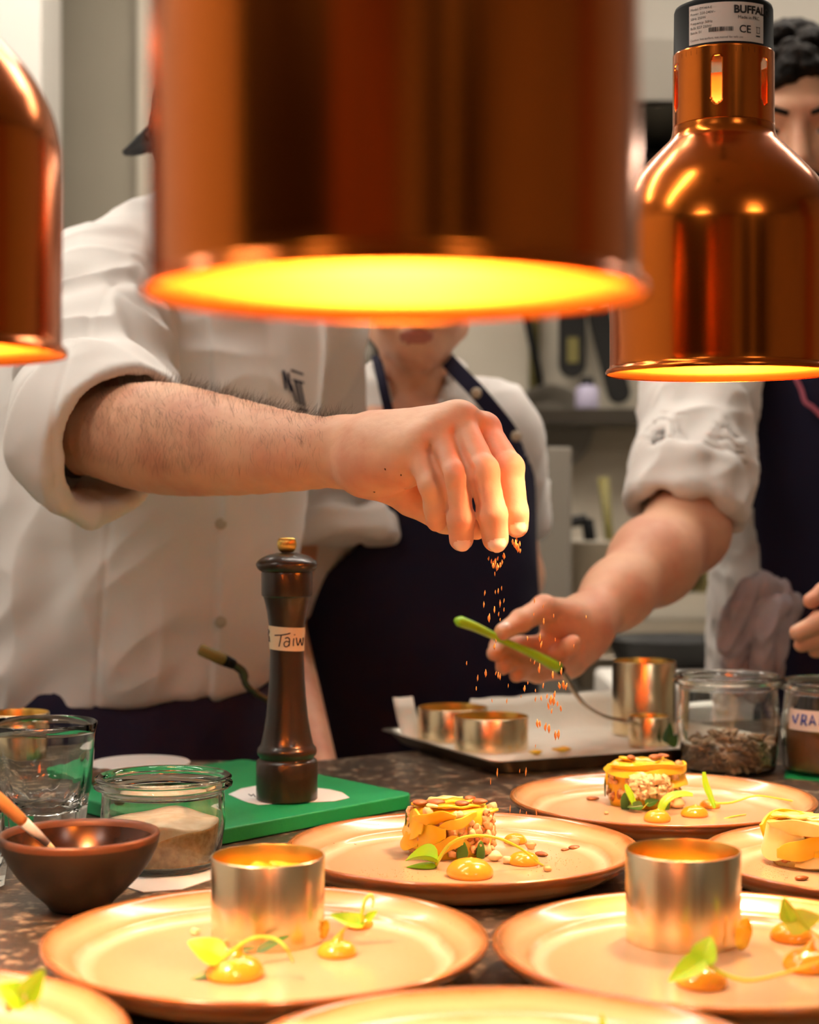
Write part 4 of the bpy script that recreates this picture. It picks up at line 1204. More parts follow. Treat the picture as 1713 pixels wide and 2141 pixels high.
# blue hand-lettered capitals along the tape
st = MB()
def jp(u, v): a = -pi / 2 + (u * .85 - .020) / .0549; return (.0551 * math.cos(a), .0551 * math.sin(a), .0475 + v)
for s_ in ([(-.046, .014), (-.044, .008), (-.042, .006), (-.037, .016)], [(-.033, .005), (-.031, .016), (-.026, .015), (-.027, .010), (-.031, .010)], [(-.030, .010), (-.0255, .005)],
           [(-.022, .006), (-.018, .016), (-.014, .006)], [(-.020, .009), (-.016, .009)], [(-.009, .006), (-.008, .016), (-.004, .010), (.0, .016), (.001, .006)],
           [(.007, .006), (.007, .016)], [(.013, .006), (.016, .016), (.020, .006)]):
    st.tube([jp(*q) for q in (spline([(a, b, 0) for a, b in s_], 2 * len(s_)) if False else [(a, b) for a, b in s_])], .0009, 6)
st.build('lettering', M['blueink'], tpj)
sheet('green_mat', [atz(*q, TZ) for q in ((1640, 1628), (1800, 1640), (1800, 1560), (1650, 1570))], TZ + .0001, M['green_board'], .0004, 'green mat under the lettered jar at the right edge', 'mat')

# lime-handled spatula (held by the chef on the right)
sp = thing('cranked_spatula', 'lime-green-handled metal spatula held by the chef at the right', 'spatula', P(1060, 1345, 1.76))
o0 = Vector(tuple(P(1060, 1345, 1.76)))
rel = lambda L_: [Vector(tuple(p)) - o0 for p in L_]
hp = rel(spline([P(954, 1296, 1.73), P(1000, 1314, 1.745), P(1060, 1343, 1.76), P(1110, 1365, 1.775), P(1168, 1396, 1.79)], 24))
MB().tube(hp, [.0035 if i == 0 else .0056 + .0012 * math.cos(i / 24 * 6.28) for i in range(25)], 18, flat=((0, 0, 1), .8)).build('handle', M['green_handle'], sp)
nk = rel(spline([P(1164, 1394, 1.79), P(1182, 1412, 1.795), P(1200, 1445, 1.81), P(1225, 1475, 1.83), P(1265, 1498, 1.87), P(1310, 1508, 1.905)], 24))
MB().tube(nk[:4], .0048, 14).build('collar', M['black_plastic'], sp)
MB().tube(nk[2:], [.003] * 16 + [.003 + .0004 * i for i in range(7)], 14, flat=((0, 0, 1), .5)).build('shank', M['steel'], sp)
MB().tube(rel(spline([P(1300, 1507, 1.895), P(1335, 1512, 1.92), P(1375, 1514, 1.945)], 10)), [.006, .009, .011, .012, .0125, .0125, .012, .011, .010, .008, .005], 20, flat=((0, .1, 1), .12)).build('blade', M['steel'], sp)

# small cranked palette knife tucked in the left chef's apron, behind the mill
kn_ = thing('palette_knife', 'small cranked palette knife tucked at the left chef\'s apron, behind the mill', 'palette knife', P(500, 1400, 1.835))
o0 = Vector(tuple(P(500, 1400, 1.835)))
MB().tube(rel([P(416, 1356, 1.80), P(420, 1358, 1.80), P(468, 1380, 1.81)]), [.004, .0065, .0066], 16).build('handle', M['olive'], kn_)
MB().tube(rel([P(466, 1379, 1.81), P(490, 1390, 1.815)]), [.0066, .0052], 16).build('collar', M['black_plastic'], kn_)
MB().tube(rel(spline([P(488, 1389, 1.815), P(508, 1405, 1.82), P(514, 1430, 1.822), P(535, 1450, 1.825), P(570, 1470, 1.83), P(610, 1490, 1.835)], 24)), [.0048] * 8 + [.0036] * 17, 12, flat=((0, 1, .2), .4)).build('blade', M['dark_steel'], kn_)
stamp('c_table')
# ================================================================== falling crumbs
cr = [(1034, 1178, 9, 5), (1040, 1186, 7, 4), (1054, 1163, 6, 3), (1050, 1176, 5, 2.5), (1028, 1174, 5, 2), (1022, 1168, 4, 2), (1078, 1138, 8, 4), (1083, 1146, 8, 4), (1088, 1152, 4, 2), (1080, 1130, 5, 3),
      (1014, 1240, 5, 1.6), (1036, 1238, 4, 1.4), (1042, 1236, 5, 1.4), (1049, 1230, 4, 1.4), (1012, 1264, 6, 2), (1035, 1200, 4, 1.3), (1046, 1262, 7, 2), (1054, 1256, 4, 1.3), (1054, 1275, 4, 1.3), (1034, 1275, 6, 1.8),
      (1043, 1284, 4, 1.5), (1023, 1292, 8, 3.6), (1046, 1296, 3, 1.3), (1118, 1256, 5, 1.3), (1136, 1268, 4, 1.3), (1137, 1300, 6, 1.8), (1116, 1285, 3, 1.2), (1158, 1288, 4, 1.2), (1129, 1334, 8, 2.6), (1132, 1348, 7, 2.6), (1103, 1335, 4, 1.3), (1161, 1338, 4, 1.3),
      (1037, 1340, 4, 1.6), (1034, 1352, 6, 2.6), (1128, 1398, 9, 2.8), (1118, 1385, 4, 1.4), (1171, 1388, 4, 1.3), (1016, 1408, 7, 2.6), (999, 1418, 6, 1.6), (1042, 1412, 6, 2), (1046, 1415, 6, 2.2), (1037, 1408, 4, 1.6), (996, 1440, 4, 1.2), (976, 1387, 4, 1.2), (1063, 1434, 4, 1.2), (1097, 1440, 6, 2.6),
      (1136, 1434, 5, 1.8), (1156, 1412, 7, 2.6), (1174, 1404, 7, 2.6), (1170, 1434, 7, 3.4), (1178, 1432, 8, 3.4), (1184, 1436, 7, 3), (1090, 1456, 3, 1.2), (1132, 1460, 5, 2), (1120, 1462, 5, 1.6), (1029, 1465, 4, 1.2), (1060, 1466, 5, 1.4), (1152, 1464, 9, 3.6), (1158, 1466, 8, 3.8), (1147, 1476, 7, 2.6), (1154, 1487, 5, 2), (1173, 1482, 6, 2.2), (1120, 1444, 3, 1.2),
      (1124, 1513, 8, 3.2), (1129, 1514, 6, 2.6), (1141, 1520, 8, 3.2), (1148, 1524, 8, 3.2), (1162, 1538, 9, 3.2), (1168, 1536, 9, 3.2), (1120, 1560, 4, 1), (1040, 1616, 8, 1.6), (1100, 1614, 8, 1.8), (1026, 1634, 6, 1), (1087, 1612, 4, 1), (1067, 1692, 8, 1.2), (1088, 1696, 5, 1.2), (1122, 1700, 7, 1.6), (1101, 1700, 3, 1),
      (1041, 1168, 4, 2), (1046, 1182, 5, 2.4), (1031, 1183, 5, 2.6), (1072, 1133, 5, 2.4), (1087, 1137, 5, 2.4), (1160, 1452, 6, 2.6), (1166, 1472, 5, 2), (1144, 1456, 5, 2.2), (1104, 1428, 3, 1.2), (1110, 1380, 3, 1.2), (1200, 1352, 4, 1.2), (1226, 1290, 3, 1)]
rnd = random.Random(9)
cp = MB().blob((0, 0, 0), (1, .72, .42), 10, .35, 6).build('falling_crumb', M['crumb'])
for i, (x, y, L, w) in enumerate(cr):
    o = cp if i == 0 else cp.copy()
    if i: COL.objects.link(o)
    Yd = 1.335 + rnd.uniform(-.012, .02) + max(0, (y - 1400)) * .0001
    q = P(x, y, Yd); s = w * .00038 * 1.0
    o.location = tuple(q); o.scale = (L * .00036 * .95, s * 1.1, s * 1.6); o.rotation_euler = (rnd.uniform(-.3, .3), pi / 2 + rnd.uniform(-.18, .18), rnd.uniform(0, 3))
    tag(o, 'golden crumb falling from the sprinkling fingers towards the plates', 'crumb', 'falling crumbs')

# ================================================================== kitchen behind
BT = .90
slab_y0, slab_y1 = 3.05, 3.93
tag(slab('range_counter', [(.30, slab_y0), (2.55, slab_y0), (2.55, slab_y1), (.30, slab_y1)], .84, BT, M['steel'], None, .006), 'steel kitchen worktop against the back wall on the right', 'worktop')
tag(slab('base_unit', [(.34, slab_y0 + .04), (2.5, slab_y0 + .04), (2.5, slab_y1), (.34, slab_y1)], .0, .839, M['dark_steel'], None), 'steel base unit under the kitchen worktop', 'cabinet')
# low white-topped bench in front of the range
q = P(1200, 1395, 2.75)
tag(slab('side_bench', [(.30, 2.55), (2.2, 2.75), (2.2, 2.98), (.30, 2.80)], .0, .905, M['wall_white'], None, .01), 'pale low bench between the range and the right-hand chef', 'bench')
# range with burner grates
rg = thing('cooker_range', 'black-topped cooker range behind the right-hand chef', 'cooker', (1.35, 3.45, BT + .0005))
MB().box((0, 0, .035), (1.25, .74, .07)).build('hob_body', M['black'], rg, smooth=False, bevel=.006)
for gx in (-.42, 0, .42):
    mb = MB()
    for a in range(4):
        c, s = math.cos(a * pi / 4), math.sin(a * pi / 4); mb.box((gx, -.1, .085), (.32, .014, .018), Matrix.Rotation(a * pi / 4, 3, 'Z'))
    mb.build('burner_grate', M['dark_steel'], rg, smooth=False)
for gx in (-.5, -.3, -.1, .1, .3, .5):
    MB().lathe([(0, 0), (.022, 0), (.02, .02), (0, .02)], 20).tf(Matrix.Translation((gx, -.37, .035)) @ Matrix.Rotation(pi / 2, 4, 'X')).build('knob', M['steel'], rg)
def pot(label, x, y, z, r, h, m, lid=False):
    t = thing('stock_pot', label, 'pot', (x, y, z))
    MB().lathe([(0, 0), (r * .95, 0), (r, .008), (r, h), (r + .006, h + .003), (r - .004, h + .003), (r - .006, .01), (0, .008)], 64).build('pan_body', M[m], t)
    for s in (-1, 1):
        MB().tube(spline([(s * r, -.04, h * .8), (s * (r + .035), -.03, h * .8), (s * (r + .035), .03, h * .8), (s * r, .04, h * .8)], 14), .006, 8).build('handle', M['steel'], t)
    return t
pot('tall dull steel stock pot behind the right-hand chef\'s arm', P(1510, 0, 3.42)[0], 3.42, BT + .096, .115, .27, 'pot')
pot('second stock pot further right, mostly behind the apron', P(1700, 0, 3.5)[0] + .15, 3.5, BT + .096, .13, .24, 'pot')
def frypan(label, x, y, z, r, ang, m='black', rot=None, hl=.2):
    t = thing('frying_pan', label, 'frying pan', (x, y, z), ang, None, rot)
    MB().lathe([(0, 0), (r * .78, 0), (r * .86, .006), (r, .042), (r + .003, .043), (r - .003, .041), (r * .82, .008), (0, .005)], 56).build('pan_body', M[m], t)
    MB().tube([(r - .005, 0, .034), (r + .03, 0, .042), (r + hl, 0, .052)], [.007, .009, .010], 10, flat=((0, 0, 1), .6)).build('handle', M['black_plastic'], t)
    return t
frypan('black frying pan on the bench under the stock pot', P(1405, 0, 2.86)[0], 2.84, .906, .11, 2.6)
frypan('grey pan hanging on the back wall beside the middle chef\'s shoulder', P(1148, 895, 3.9)[0], 3.93, P(1148, 895, 3.9)[2], .095, 0, 'greyp', (pi / 2, -pi / 2 - .2, 0))
# white tub with utensils
bx_, by_ = P(1237, 0, 3.3)[0], 3.3
t = thing('utensil_tub', 'white plastic tub of utensils on the worktop behind the hands', 'tub', (bx_, by_, BT + .0005))
MB().lathe([(0, 0), (.042, 0), (.046, .004), (.05, .19), (.053, .192), (.053, .198), (.049, .198), (.043, .008), (0, .006)], 48).build('tub_body', M['wall_tile'], t)
def stick(name, label, a, b, r, m, head=None):
    t = thing(name, label, 'utensil', tuple(a)); d = Vector(tuple(b)) - Vector(tuple(a))
    MB().tube([Vector((0, 0, 0)), d * .5, d], [r, r * .9, r * 1.1], 12).build('handle', M[m], t)
    if head: MB().blob(tuple(d * 1.06), head, 16, .05, 3).build('bowl', M[m], t)
stick('wooden_spoon', 'olive-brown wooden spoon handle standing in the white tub', P(1282, 1200, 3.3), P(1262, 1000, 3.34), .010, 'olive')
# black bracket-like squeegee in the tub
a = P(1242, 1185, 3.27); b = P(1228, 1085, 3.27); c = P(1165, 1098, 3.27)
t = thing('window_squeegee', 'black squeegee standing head-up in the white tub', 'squeegee', tuple(a))
MB().tube([Vector((0, 0, 0)), Vector(tuple(b - a))], .012, 12).build('handle', M['black_plastic'], t)
MB().tube([Vector(tuple(b - a)), Vector(tuple(c - a))], [.010, .013], 12).build('head', M['black'], t)
# tall grey cabinet standing beside the middle chef
tag(slab('steel_locker', [(P(1128, 0, 3.0)[0], 3.0), (P(1196, 0, 3.0)[0], 3.0), (P(1196, 0, 3.0)[0], 3.3), (P(1128, 0, 3.0)[0], 3.3)], 0.0, P(0, 935, 3.0)[2], M['greyp'], None, .004), 'narrow grey steel locker just right of the middle chef', 'locker')
# wall shelf with bottle
sx0, sx1 = P(1095, 0, 3.85)[0], P(1345, 0, 3.85)[0] + .6
sz = P(0, 862, 3.85)[2]
sh = MB().box(((sx0 + sx1) / 2, 3.86, sz - .014), (sx1 - sx0, .20, .036)).build('wall_shelf', M['dark_steel'], smooth=False, bevel=.002)
tag(sh, 'dark narrow wall shelf behind the right-hand heat lamp', 'shelf')
b0 = P(1228, 862, 3.80)
t = thing('squeeze_bottle', 'pale lavender squeeze bottle with black cap on the wall shelf', 'bottle', (b0[0], 3.80, sz + .005))
MB().lathe([(0, 0), (.024, 0), (.026, .004), (.026, .042), (.018, .052), (0, .052)], 32).build('bottle_body', M['lavender'], t)
MB().lathe([(0, .052), (.017, .052), (.015, .068), (.006, .072), (0, .072)], 24).build('cap', M['black'], t)
def hang(label, px, py0, py1, w, tilt, spot=False, Y=3.9):
    a = P(px, py0, Y); b = P(px, py1, Y); h = a[2] - b[2]
    t = thing('hanging_pan_handle' if False else 'hanging_cleaver', label, 'kitchen tool', (a[0], Y, a[2]), 0, None, (0, tilt, 0))
    mb = MB(); vs = []; n = 12
    outl = [(-w / 2, 0), (-w / 2, -h + w * .5)] + [(-w / 2 * math.cos(pi * i / n), -h + w * .5 - w * .5 * math.sin(pi * i / n)) for i in range(1, n)] + [(w / 2, -h + w * .5), (w / 2, 0)]
    k = len(outl); mb.add([(x, -.012, z) for x, z in outl] + [(x, .012, z) for x, z in outl], [tuple(range(k)), tuple(range(2 * k - 1, k - 1, -1))] + [(i, k + i, k + (i + 1) % k, (i + 1) % k) for i in range(k)])
    mb.build('blade_cover', M['black'], t, smooth=False, bevel=.003)
    MB().box((0, 0, .06), (w * .35, .02, .12)).build('handle', M['black_plastic'], t, smooth=False, bevel=.004)
    if spot: MB().box((0, -.014, -h * .62), (w * .4, .003, h * .35)).build('brass_plate', M['olive'], t, smooth=False)
hang('black hanging kitchen tool with a brass plate, left of the right-hand lamp', 1197, 640, 790, .062, 0, True)
hang('black hanging kitchen tool tilted to the right, half behind the right-hand lamp', 1248, 640, 850, .052, -.25)
q = P(1117, 0, 3.93)
tag(MB().tube([(q[0], 3.93, P(0, 500, 3.93)[2]), (q[0], 3.93, P(0, 830, 3.93)[2])], .012, 14).build('pale_pipe', M['olive']), 'pale yellow-green pipe running down the back wall', 'pipe')
# extractor hood at the upper right
hz = P(0, 222, 3.4)[2]; hx = P(1150, 0, 3.4)[0]
t = thing('extractor_hood', 'pale grey extractor hood above the range at upper right', 'extractor hood', (0, 0, 0))
mb = MB(); x0, x1 = hx, 2.5
mb.add([(x0, 3.35, hz), (x1, 3.35, hz), (x1, 3.9, hz), (x0, 3.9, hz), (x0, 3.35, hz + .12), (x1, 3.35, hz + .12), (x0 + .1, 3.55, CH - .02), (x1, 3.55, CH - .02), (x0, 3.9, hz + .12), (x1, 3.9, hz + .12), (x0 + .1, 3.9, CH - .02), (x1, 3.9, CH - .02)],
       [(0, 1, 5, 4), (4, 5, 7, 6), (3, 8, 9, 2), (8, 10, 11, 9), (0, 4, 8, 3), (4, 6, 10, 8), (1, 2, 9, 5), (5, 9, 11, 7), (6, 7, 11, 10)])
mb.build('canopy', M['greyp'], t, smooth=False)
MB().box((1.35, 3.66, hz - .012), (1.1, .12, .02)).build('hood_light', M['hoodlight'], t, smooth=False, label='white strip light under the hood')
MB().box(((x0 + x1) / 2, 3.62, hz + .02), (x1 - x0 - .06, .5, .05)).build('grease_filter', M['dark_steel'], t, smooth=False)
# dark shelf unit under the hood
q0 = P(1330, 262, 3.75); q1 = P(1460, 400, 3.75)
tag(MB().box(((q0[0] + 1.6) / 2, 3.86, (hz - .015 + q1[2]) / 2), (1.6 - q0[0], .2, hz - .015 - q1[2])).build('dark_cupboard', M['black'], smooth=False, bevel=.004), 'dark wall cupboard just under the extractor hood', 'cupboard')
# brown shelf of jars left of the middle chef
t = thing('pantry_shelf', 'open dark wooden pantry shelf left of the middle chef\'s head', 'shelf', (0, 0, 0))
xa_, xb_ = P(480, 0, 3.8)[0], P(800, 0, 3.8)[0]
for i, zz in enumerate((P(0, 800, 3.8)[2], P(0, 560, 3.8)[2])):
    MB().box(((xa_ + xb_) / 2, 3.84, zz), (xb_ - xa_, .28, .025)).build('board', M['dark_wood'], t, smooth=False)
MB().box(((xa_ + xb_) / 2, 3.975, (P(0, 830, 3.8)[2] + P(0, 540, 3.8)[2]) / 2), (xb_ - xa_, .02, .32)).build('back_panel', M['dark_wood'], t, smooth=False)
zz = P(0, 800, 3.8)[2] + .0135
for px, r, h, m, lb in ((655, .022, .10, 'olive', 'olive-green jar on the pantry shelf, nearest the white jacket'), (690, .03, .07, 'brownjar', 'squat brown jar in the middle of the pantry shelf'), (725, .022, .12, 'brownjar', 'tall brown bottle on the pantry shelf'), (758, .025, .09, 'greyp', 'grey jar on the pantry shelf beside the middle chef\'s face'), (610, .03, .1, 'brownjar', 'brown jar on the pantry shelf behind the white jacket')):
    o = MB().lathe([(0, 0), (r, 0), (r, h * .7), (r * .6, h * .82), (r * .6, h), (0, h)], 28).build('storage_jar', M[m]); o.location = (P(px, 0, 3.78)[0], 3.78, zz); tag(o, lb, 'jar')
stamp('d_back')
# ================================================================== people
def nrm_(v): v = np.array(v, float); return v / np.linalg.norm(v)
def finger(pts, rs, k=.004, m=0):
    out = []
    for i in range(len(pts) - 1):
        out.append(Cone(pts[i], pts[i + 1], rs[i], rs[i + 1], k if i == 0 else .003, m=m))
    for i in range(1, len(pts) - 1): out.append(Ell(pts[i], [rs[i] * 1.06] * 3, None, .004))
    return out

def head_prims(c, f, u, s=1., male=True):
    """c: head centre at eye level, f: facing direction, u: up"""
    f = nrm_(f); u = np.array(u, float); u = nrm_(u - f * (u @ f)); r = np.cross(f, u); R = np.stack([r, f, u], 1)
    L = lambda x, y, z: np.array(c) + R @ (np.array([x, y, z]) * s)
    E = lambda x, y, z, a, b, d, k=.015, op='u', m=0: Ell(L(x, y, z), np.array([a, b, d]) * s, R, k, op, m)
    jw = .052 if male else .046
    pr = [E(0, -.012, .035, .076, .094, .085), E(0, .02, -.01, .066, .070, .075, .03), E(0, .040, -.062, jw, .046, .045, .03), E(0, .068, -.098, .022, .020, .018, .03),
          Cone(L(-.052, -.005, -.06), L(0, .065, -.095), .018 * s, .018 * s, .02), Cone(L(.052, -.005, -.06), L(0, .065, -.095), .018 * s, .018 * s, .02),
          E(0, .072, .028, .056, .022, .014, .018),                                # brow
          E(-.031, .095, .000, .020, .016, .012, .012, 's'), E(.031, .095, .000, .020, .016, .012, .012, 's'),
          Cone(L(0, .086, .012), L(0, .108, -.038), .009 * s, .0125 * s, .010), E(-.012, .098, -.042, .0085, .009, .007, .006), E(.012, .098, -.042, .0085, .009, .007, .006),
          E(-.006, .108, -.052, .0035, .006, .004, .003, 's'), E(.006, .108, -.052, .0035, .006, .004, .003, 's'),
          E(-.040, .060, -.030, .022, .024, .022, .02), E(.040, .060, -.030, .022, .024, .022, .02),      # cheeks
          E(0, .086, -.068, .024, .014, .0065, .006), E(0, .084, -.078, .020, .014, .0075, .005),       # lips
          E(0, .104, -.0725, .022, .010, .0013, .002, 's')]
    for sd in (-1, 1):
        pr += [E(sd * .074, -.012, -.012, .007, .017, .030, .006), E(sd * .080, -.006, -.010, .004, .010, .019, .004, 's'),
               E(sd * .031, .070, .000, .0125, .0125, .0125, .0, 'u', 1),
               Ell(L(sd * .031, .0725, .0085), np.array([.0155, .0125, .0058]) * s, R, .003), Ell(L(sd * .031, .0715, -.0085), np.array([.0145, .0125, .004]) * s, R, .003)]
    zones = dict(eyes=[L(sd * .031, .070, 0) for sd in (-1, 1)], er=.0131 * s, iris=[L(sd * .031, .0825, 0) for sd in (-1, 1)], ir=.0062 * s,
                 lips=[(L(0, .088, -.073), R, np.array([.022, .020, .0105]) * s)], L=L, R=R, s=s)
    return pr, zones

def face_zones(cen, zs, nails):
    mi = np.zeros(len(cen), int)
    for z in zs:
        for e, i in zip(z['eyes'], z['iris']):
            d = np.linalg.norm(cen - e, axis=1) < z['er']; mi[d] = 3
            mi[d & (np.linalg.norm(cen - i, axis=1) < z['ir'])] = 4
        for c, R, r in z['lips']:
            q = (cen - c) @ R; mi[((q / r) ** 2).sum(1) < 1] = 2
    for q in nails:
        mi[q.d(cen) < .0006] = 1
    return mi
SK = [M['skin'], M['nail'], M['lips'], M['eye'], M['iris']]

def body_obj(root, parts, zones, nails):
    """parts: list of (prims, lo, hi, h); one skin mesh"""
    vs, fs, mis, off = [], [], [], 0
    for prims, lo, hi, h, it in parts:
        v, f = sdf_mesh(prims, lo, hi, h); v, f = biggest(v, f); v = relax(v, f, it)
        if h < .002:
            v = v + vnormals(v, f) * (noise(v * 150) * .0003 + noise(v * 40) * .0005)[:, None]
        vs.append(v); fs.append(f + off); off += len(v); mis.append(face_zones(v[f].mean(1), zones, nails))
    stamp('body %d' % off)
    return fast_mesh('body', np.concatenate(vs), np.concatenate(fs), SK, root, np.concatenate(mis))

def bbox(prims_pts, pad):
    a = np.array(prims_pts); return a.min(0) - pad, a.max(0) + pad
def conepts(pr):
    o = []
    for q in pr:
        if isinstance(q, Cone): o += [q.a, q.b]
        elif isinstance(q, Ell): o.append(q.c)
    return o

def nail_at(tip_joint, tip, back, w, L, mat_=1):
    """nail plate on the dorsal side near a fingertip; back = direction of the finger's back"""
    a = nrm_(np.array(tip) - np.array(tip_joint)); b = np.array(back, float); b = nrm_(b - a * (b @ a)); s = np.cross(a, b)
    c = np.array(tip) + a * (L * .05) + b * (w * .71)
    R = np.stack([s, a, b], 1)
    return Ell(c, [w * .72, L * .62, w * .44], R, .0)

# ------------------------------------------------------------------ chef on the left (sprinkling)
c1 = thing('person', 'person in a white chef jacket with rolled sleeves sprinkling crumbs over the plates', 'person', (-.30, 2.02, 0))
inv = V(0, 0, 0)
sh1 = V(-.350, 1.945, 1.408); el1 = P(200, 885, 1.635)
# forearm (hair side up)
wr = P(745, 948, 1.425)
fa = [Limb([P(150, 890, 1.66), P(215, 905, 1.62), P(330, 915, 1.575), P(450, 930, 1.535), P(600, 944, 1.475), P(735, 947, 1.43)], [.034, .042, .0510, .0455, .0345, .0265], .03, 18),
      Ell(P(700, 918, 1.428), (.016, .012, .010), None, .02), Cone(sh1, P(150, 890, 1.66), .05, .042, .03)]
Kp = P(868, 938, 1.352); Kr = P(912, 905, 1.358); Km = P(958, 880, 1.368); Ki = P(1012, 898, 1.388)
hand = [Cone(wr, P(800, 955, 1.40), .0262, .026, .02), Cone(P(790, 925, 1.405), Km, .021, .0155, .02), Cone(P(790, 935, 1.398), Kr, .021, .0145, .02), Cone(P(790, 958, 1.392), Kp, .022, .0135, .02),
        Cone(P(800, 940, 1.415), Ki, .021, .0145, .02), Cone(P(760, 985, 1.40), P(845, 975, 1.365), .019, .017, .018), Ell(P(960, 866, 1.372), (.0105, .0105, .008), None, .012), Ell(P(880, 915, 1.352), (.008, .008, .007), None, .010)]
F_ = {'p': [Kp, P(903, 1014, 1.335), P(912, 1062, 1.343), P(913, 1090, 1.350)], 'r': [Kr, P(952, 995, 1.330), P(963, 1085, 1.332), P(965, 1127, 1.338)],
      'm': [Km, P(1011, 985, 1.334), P(1030, 1074, 1.332), P(1036, 1126, 1.336)], 'i': [Ki, P(1066, 978, 1.356), P(1078, 1074, 1.350), P(1081, 1100, 1.350)]}
R_ = {'p': [.0112, .0096, .0090, .0083], 'r': [.0122, .0110, .0102, .0096], 'm': [.0128, .0119, .0113, .0106], 'i': [.0122, .0108, .0101, .0093]}
for k_ in 'imrp':
    fp = F_[k_]; rr_ = R_[k_]
    hand.append(Grp([Cone(fp[0], fp[1], rr_[0], rr_[1], .004), Cone(fp[1], fp[2], rr_[1], rr_[2], .004), Cone(fp[2], fp[3], rr_[2], rr_[3], .004), Ell(fp[1], [rr_[1] * 1.0] * 3, None, .004)], .0035))
for g_ in ([(896, 930, 1.342), (922, 1000, 1.328), (936, 1060, 1.330)], [(949, 905, 1.346), (980, 985, 1.327), (996, 1060, 1.326)], [(1000, 900, 1.360), (1040, 980, 1.340), (1056, 1060, 1.336)]):
    hand += [Cone(P(*g_[0]), P(*g_[1]), .0006, .0038, .004, 's'), Cone(P(*g_[1]), P(*g_[2]), .0040, .0030, .004, 's')]
# thumb, meeting the fingers from behind
th = [P(800, 985, 1.415), P(862, 1040, 1.408), P(930, 1085, 1.400), P(996, 1104, 1.375)]
hand += [Cone(th[0], th[1], .021, .0155, .014), Cone(th[1], th[2], .0150, .0115, .004), Cone(th[2], th[3], .0115, .0095, .004)]
nails = [nail_at(F_['m'][2], F_['m'][3] + V(0, 0, -.003), (.12, -1, .15), .0098, .0105), nail_at(F_['i'][2], F_['i'][3] + V(0, 0, -.001), (.12, -1, .15), .0088, .0098), nail_at(F_['r'][2], F_['r'][3] + V(0, 0, -.002), (.1, -1, .1), .0088, .0095)]
arm1 = fa + hand + nails
f1 = V(.88, -.42, -.18); hc1 = V(-.175, 1.885, 1.552)
hp1, z1 = head_prims(hc1, f1, (0.0, -.1, 1), 1.04)
nk1 = [Cone(V(-.235, 2.01, 1.40), hc1 + V(-.03, .025, -.055), .062, .058, .03)]
tor1 = [Cone(V(-.28, 2.04, 1.0), V(-.27, 2.04, 1.36), .10, .12, .03), Cone(V(-.36, 1.98, 1.40), V(-.15, 2.09, 1.40), .05, .05, .03)]
ls = V(-.135, 2.10, 1.415); le = V(-.11, 2.26, 1.15); lh = V(-.22, 2.22, 1.00)
tor1 += [Cone(ls, le, .048, .042, .02), Cone(le, lh, .042, .028, .02), Ell(lh + V(-.03, 0, -.02), (.045, .018, .04), None, .02)]
bp = hp1 + nk1 + tor1
lo, hi = bbox(conepts(arm1), .07); l2, h2 = bbox(conepts(bp), .15)
body1 = body_obj(c1, [(bp + arm1, np.minimum(lo, l2), np.maximum(hi, h2), .0015, 2)], [z1], nails)

# jacket
cloth_w = M['white_cloth']
axis1 = nrm_(el1 - sh1); op_n = nrm_(V(.72, -.60, -.34)); oc = P(228, 928, 1.598)
def sleeve(sh, el, oc, n, rs, re, ro, shell=.006, droop=None, cuff=.055):
    pr = [Cone(sh, el, rs, re, .03), Cone(el, oc + n * .03, re, ro, .03)]
    if droop is not None: pr.append(Cone(oc - n * .02, droop[0], ro * .6, droop[1], .03))
    pr.append(Plane(oc, n))
    # rolled cuff band
    cf = [Cone(oc - n * cuff, oc + n * .03, ro + .0045, ro + .0055, .004)]
    if droop is not None: cf.append(Cone(oc - n * .02, droop[0], ro * .75 + .004, droop[1] + .004, .03))
    cf += [Plane(oc - n * cuff, -n, .004), Plane(oc + n * .002, n, .004)]
    inn = [Cone(el - nrm_(el - sh) * .03, el, re - shell, re - shell, .01), Cone(el, oc + n * .08, re - shell, ro - shell, .03)]
    if droop is not None: inn.append(Cone(oc - n * .012, droop[0] + n * .02, ro * .75 - shell, max(droop[1] - .004, .003), .03))
    return [Grp(pr, .02, 'u'), Grp(cf, .003, 'u'), Grp(inn, .003, 's')]
jr = [(.915, -.345, 2.04, .165, .115), (.96, -.345, 2.04, .185, .13), (1.05, -.335, 2.03, .190, .135), (1.18, -.315, 2.02, .188, .130), (1.30, -.295, 2.02, .188, .125), (1.38, -.285, 2.03, .185, .115), (1.43, -.27, 2.04, .165, .095), (1.475, -.255, 2.05, .115, .075), (1.50, -.245, 2.05, .085, .065)]
jk = [Loft(jr, .0, .03)]
jk += [Cone(sh1, V(-.26, 2.03, 1.49), .072, .055, .05), Cone(ls, V(-.235, 2.05, 1.49), .07, .055, .05), Cone(ls, le, .072, .058, .04), Cone(le, lh, .058, .048, .02),
       Plane(P(200, 1478, 1.92), V(.12, 0, -1), .004)]
jk += sleeve(sh1, el1, oc, op_n, .076, .070, .069, .006, (P(238, 1062, 1.60), .016))
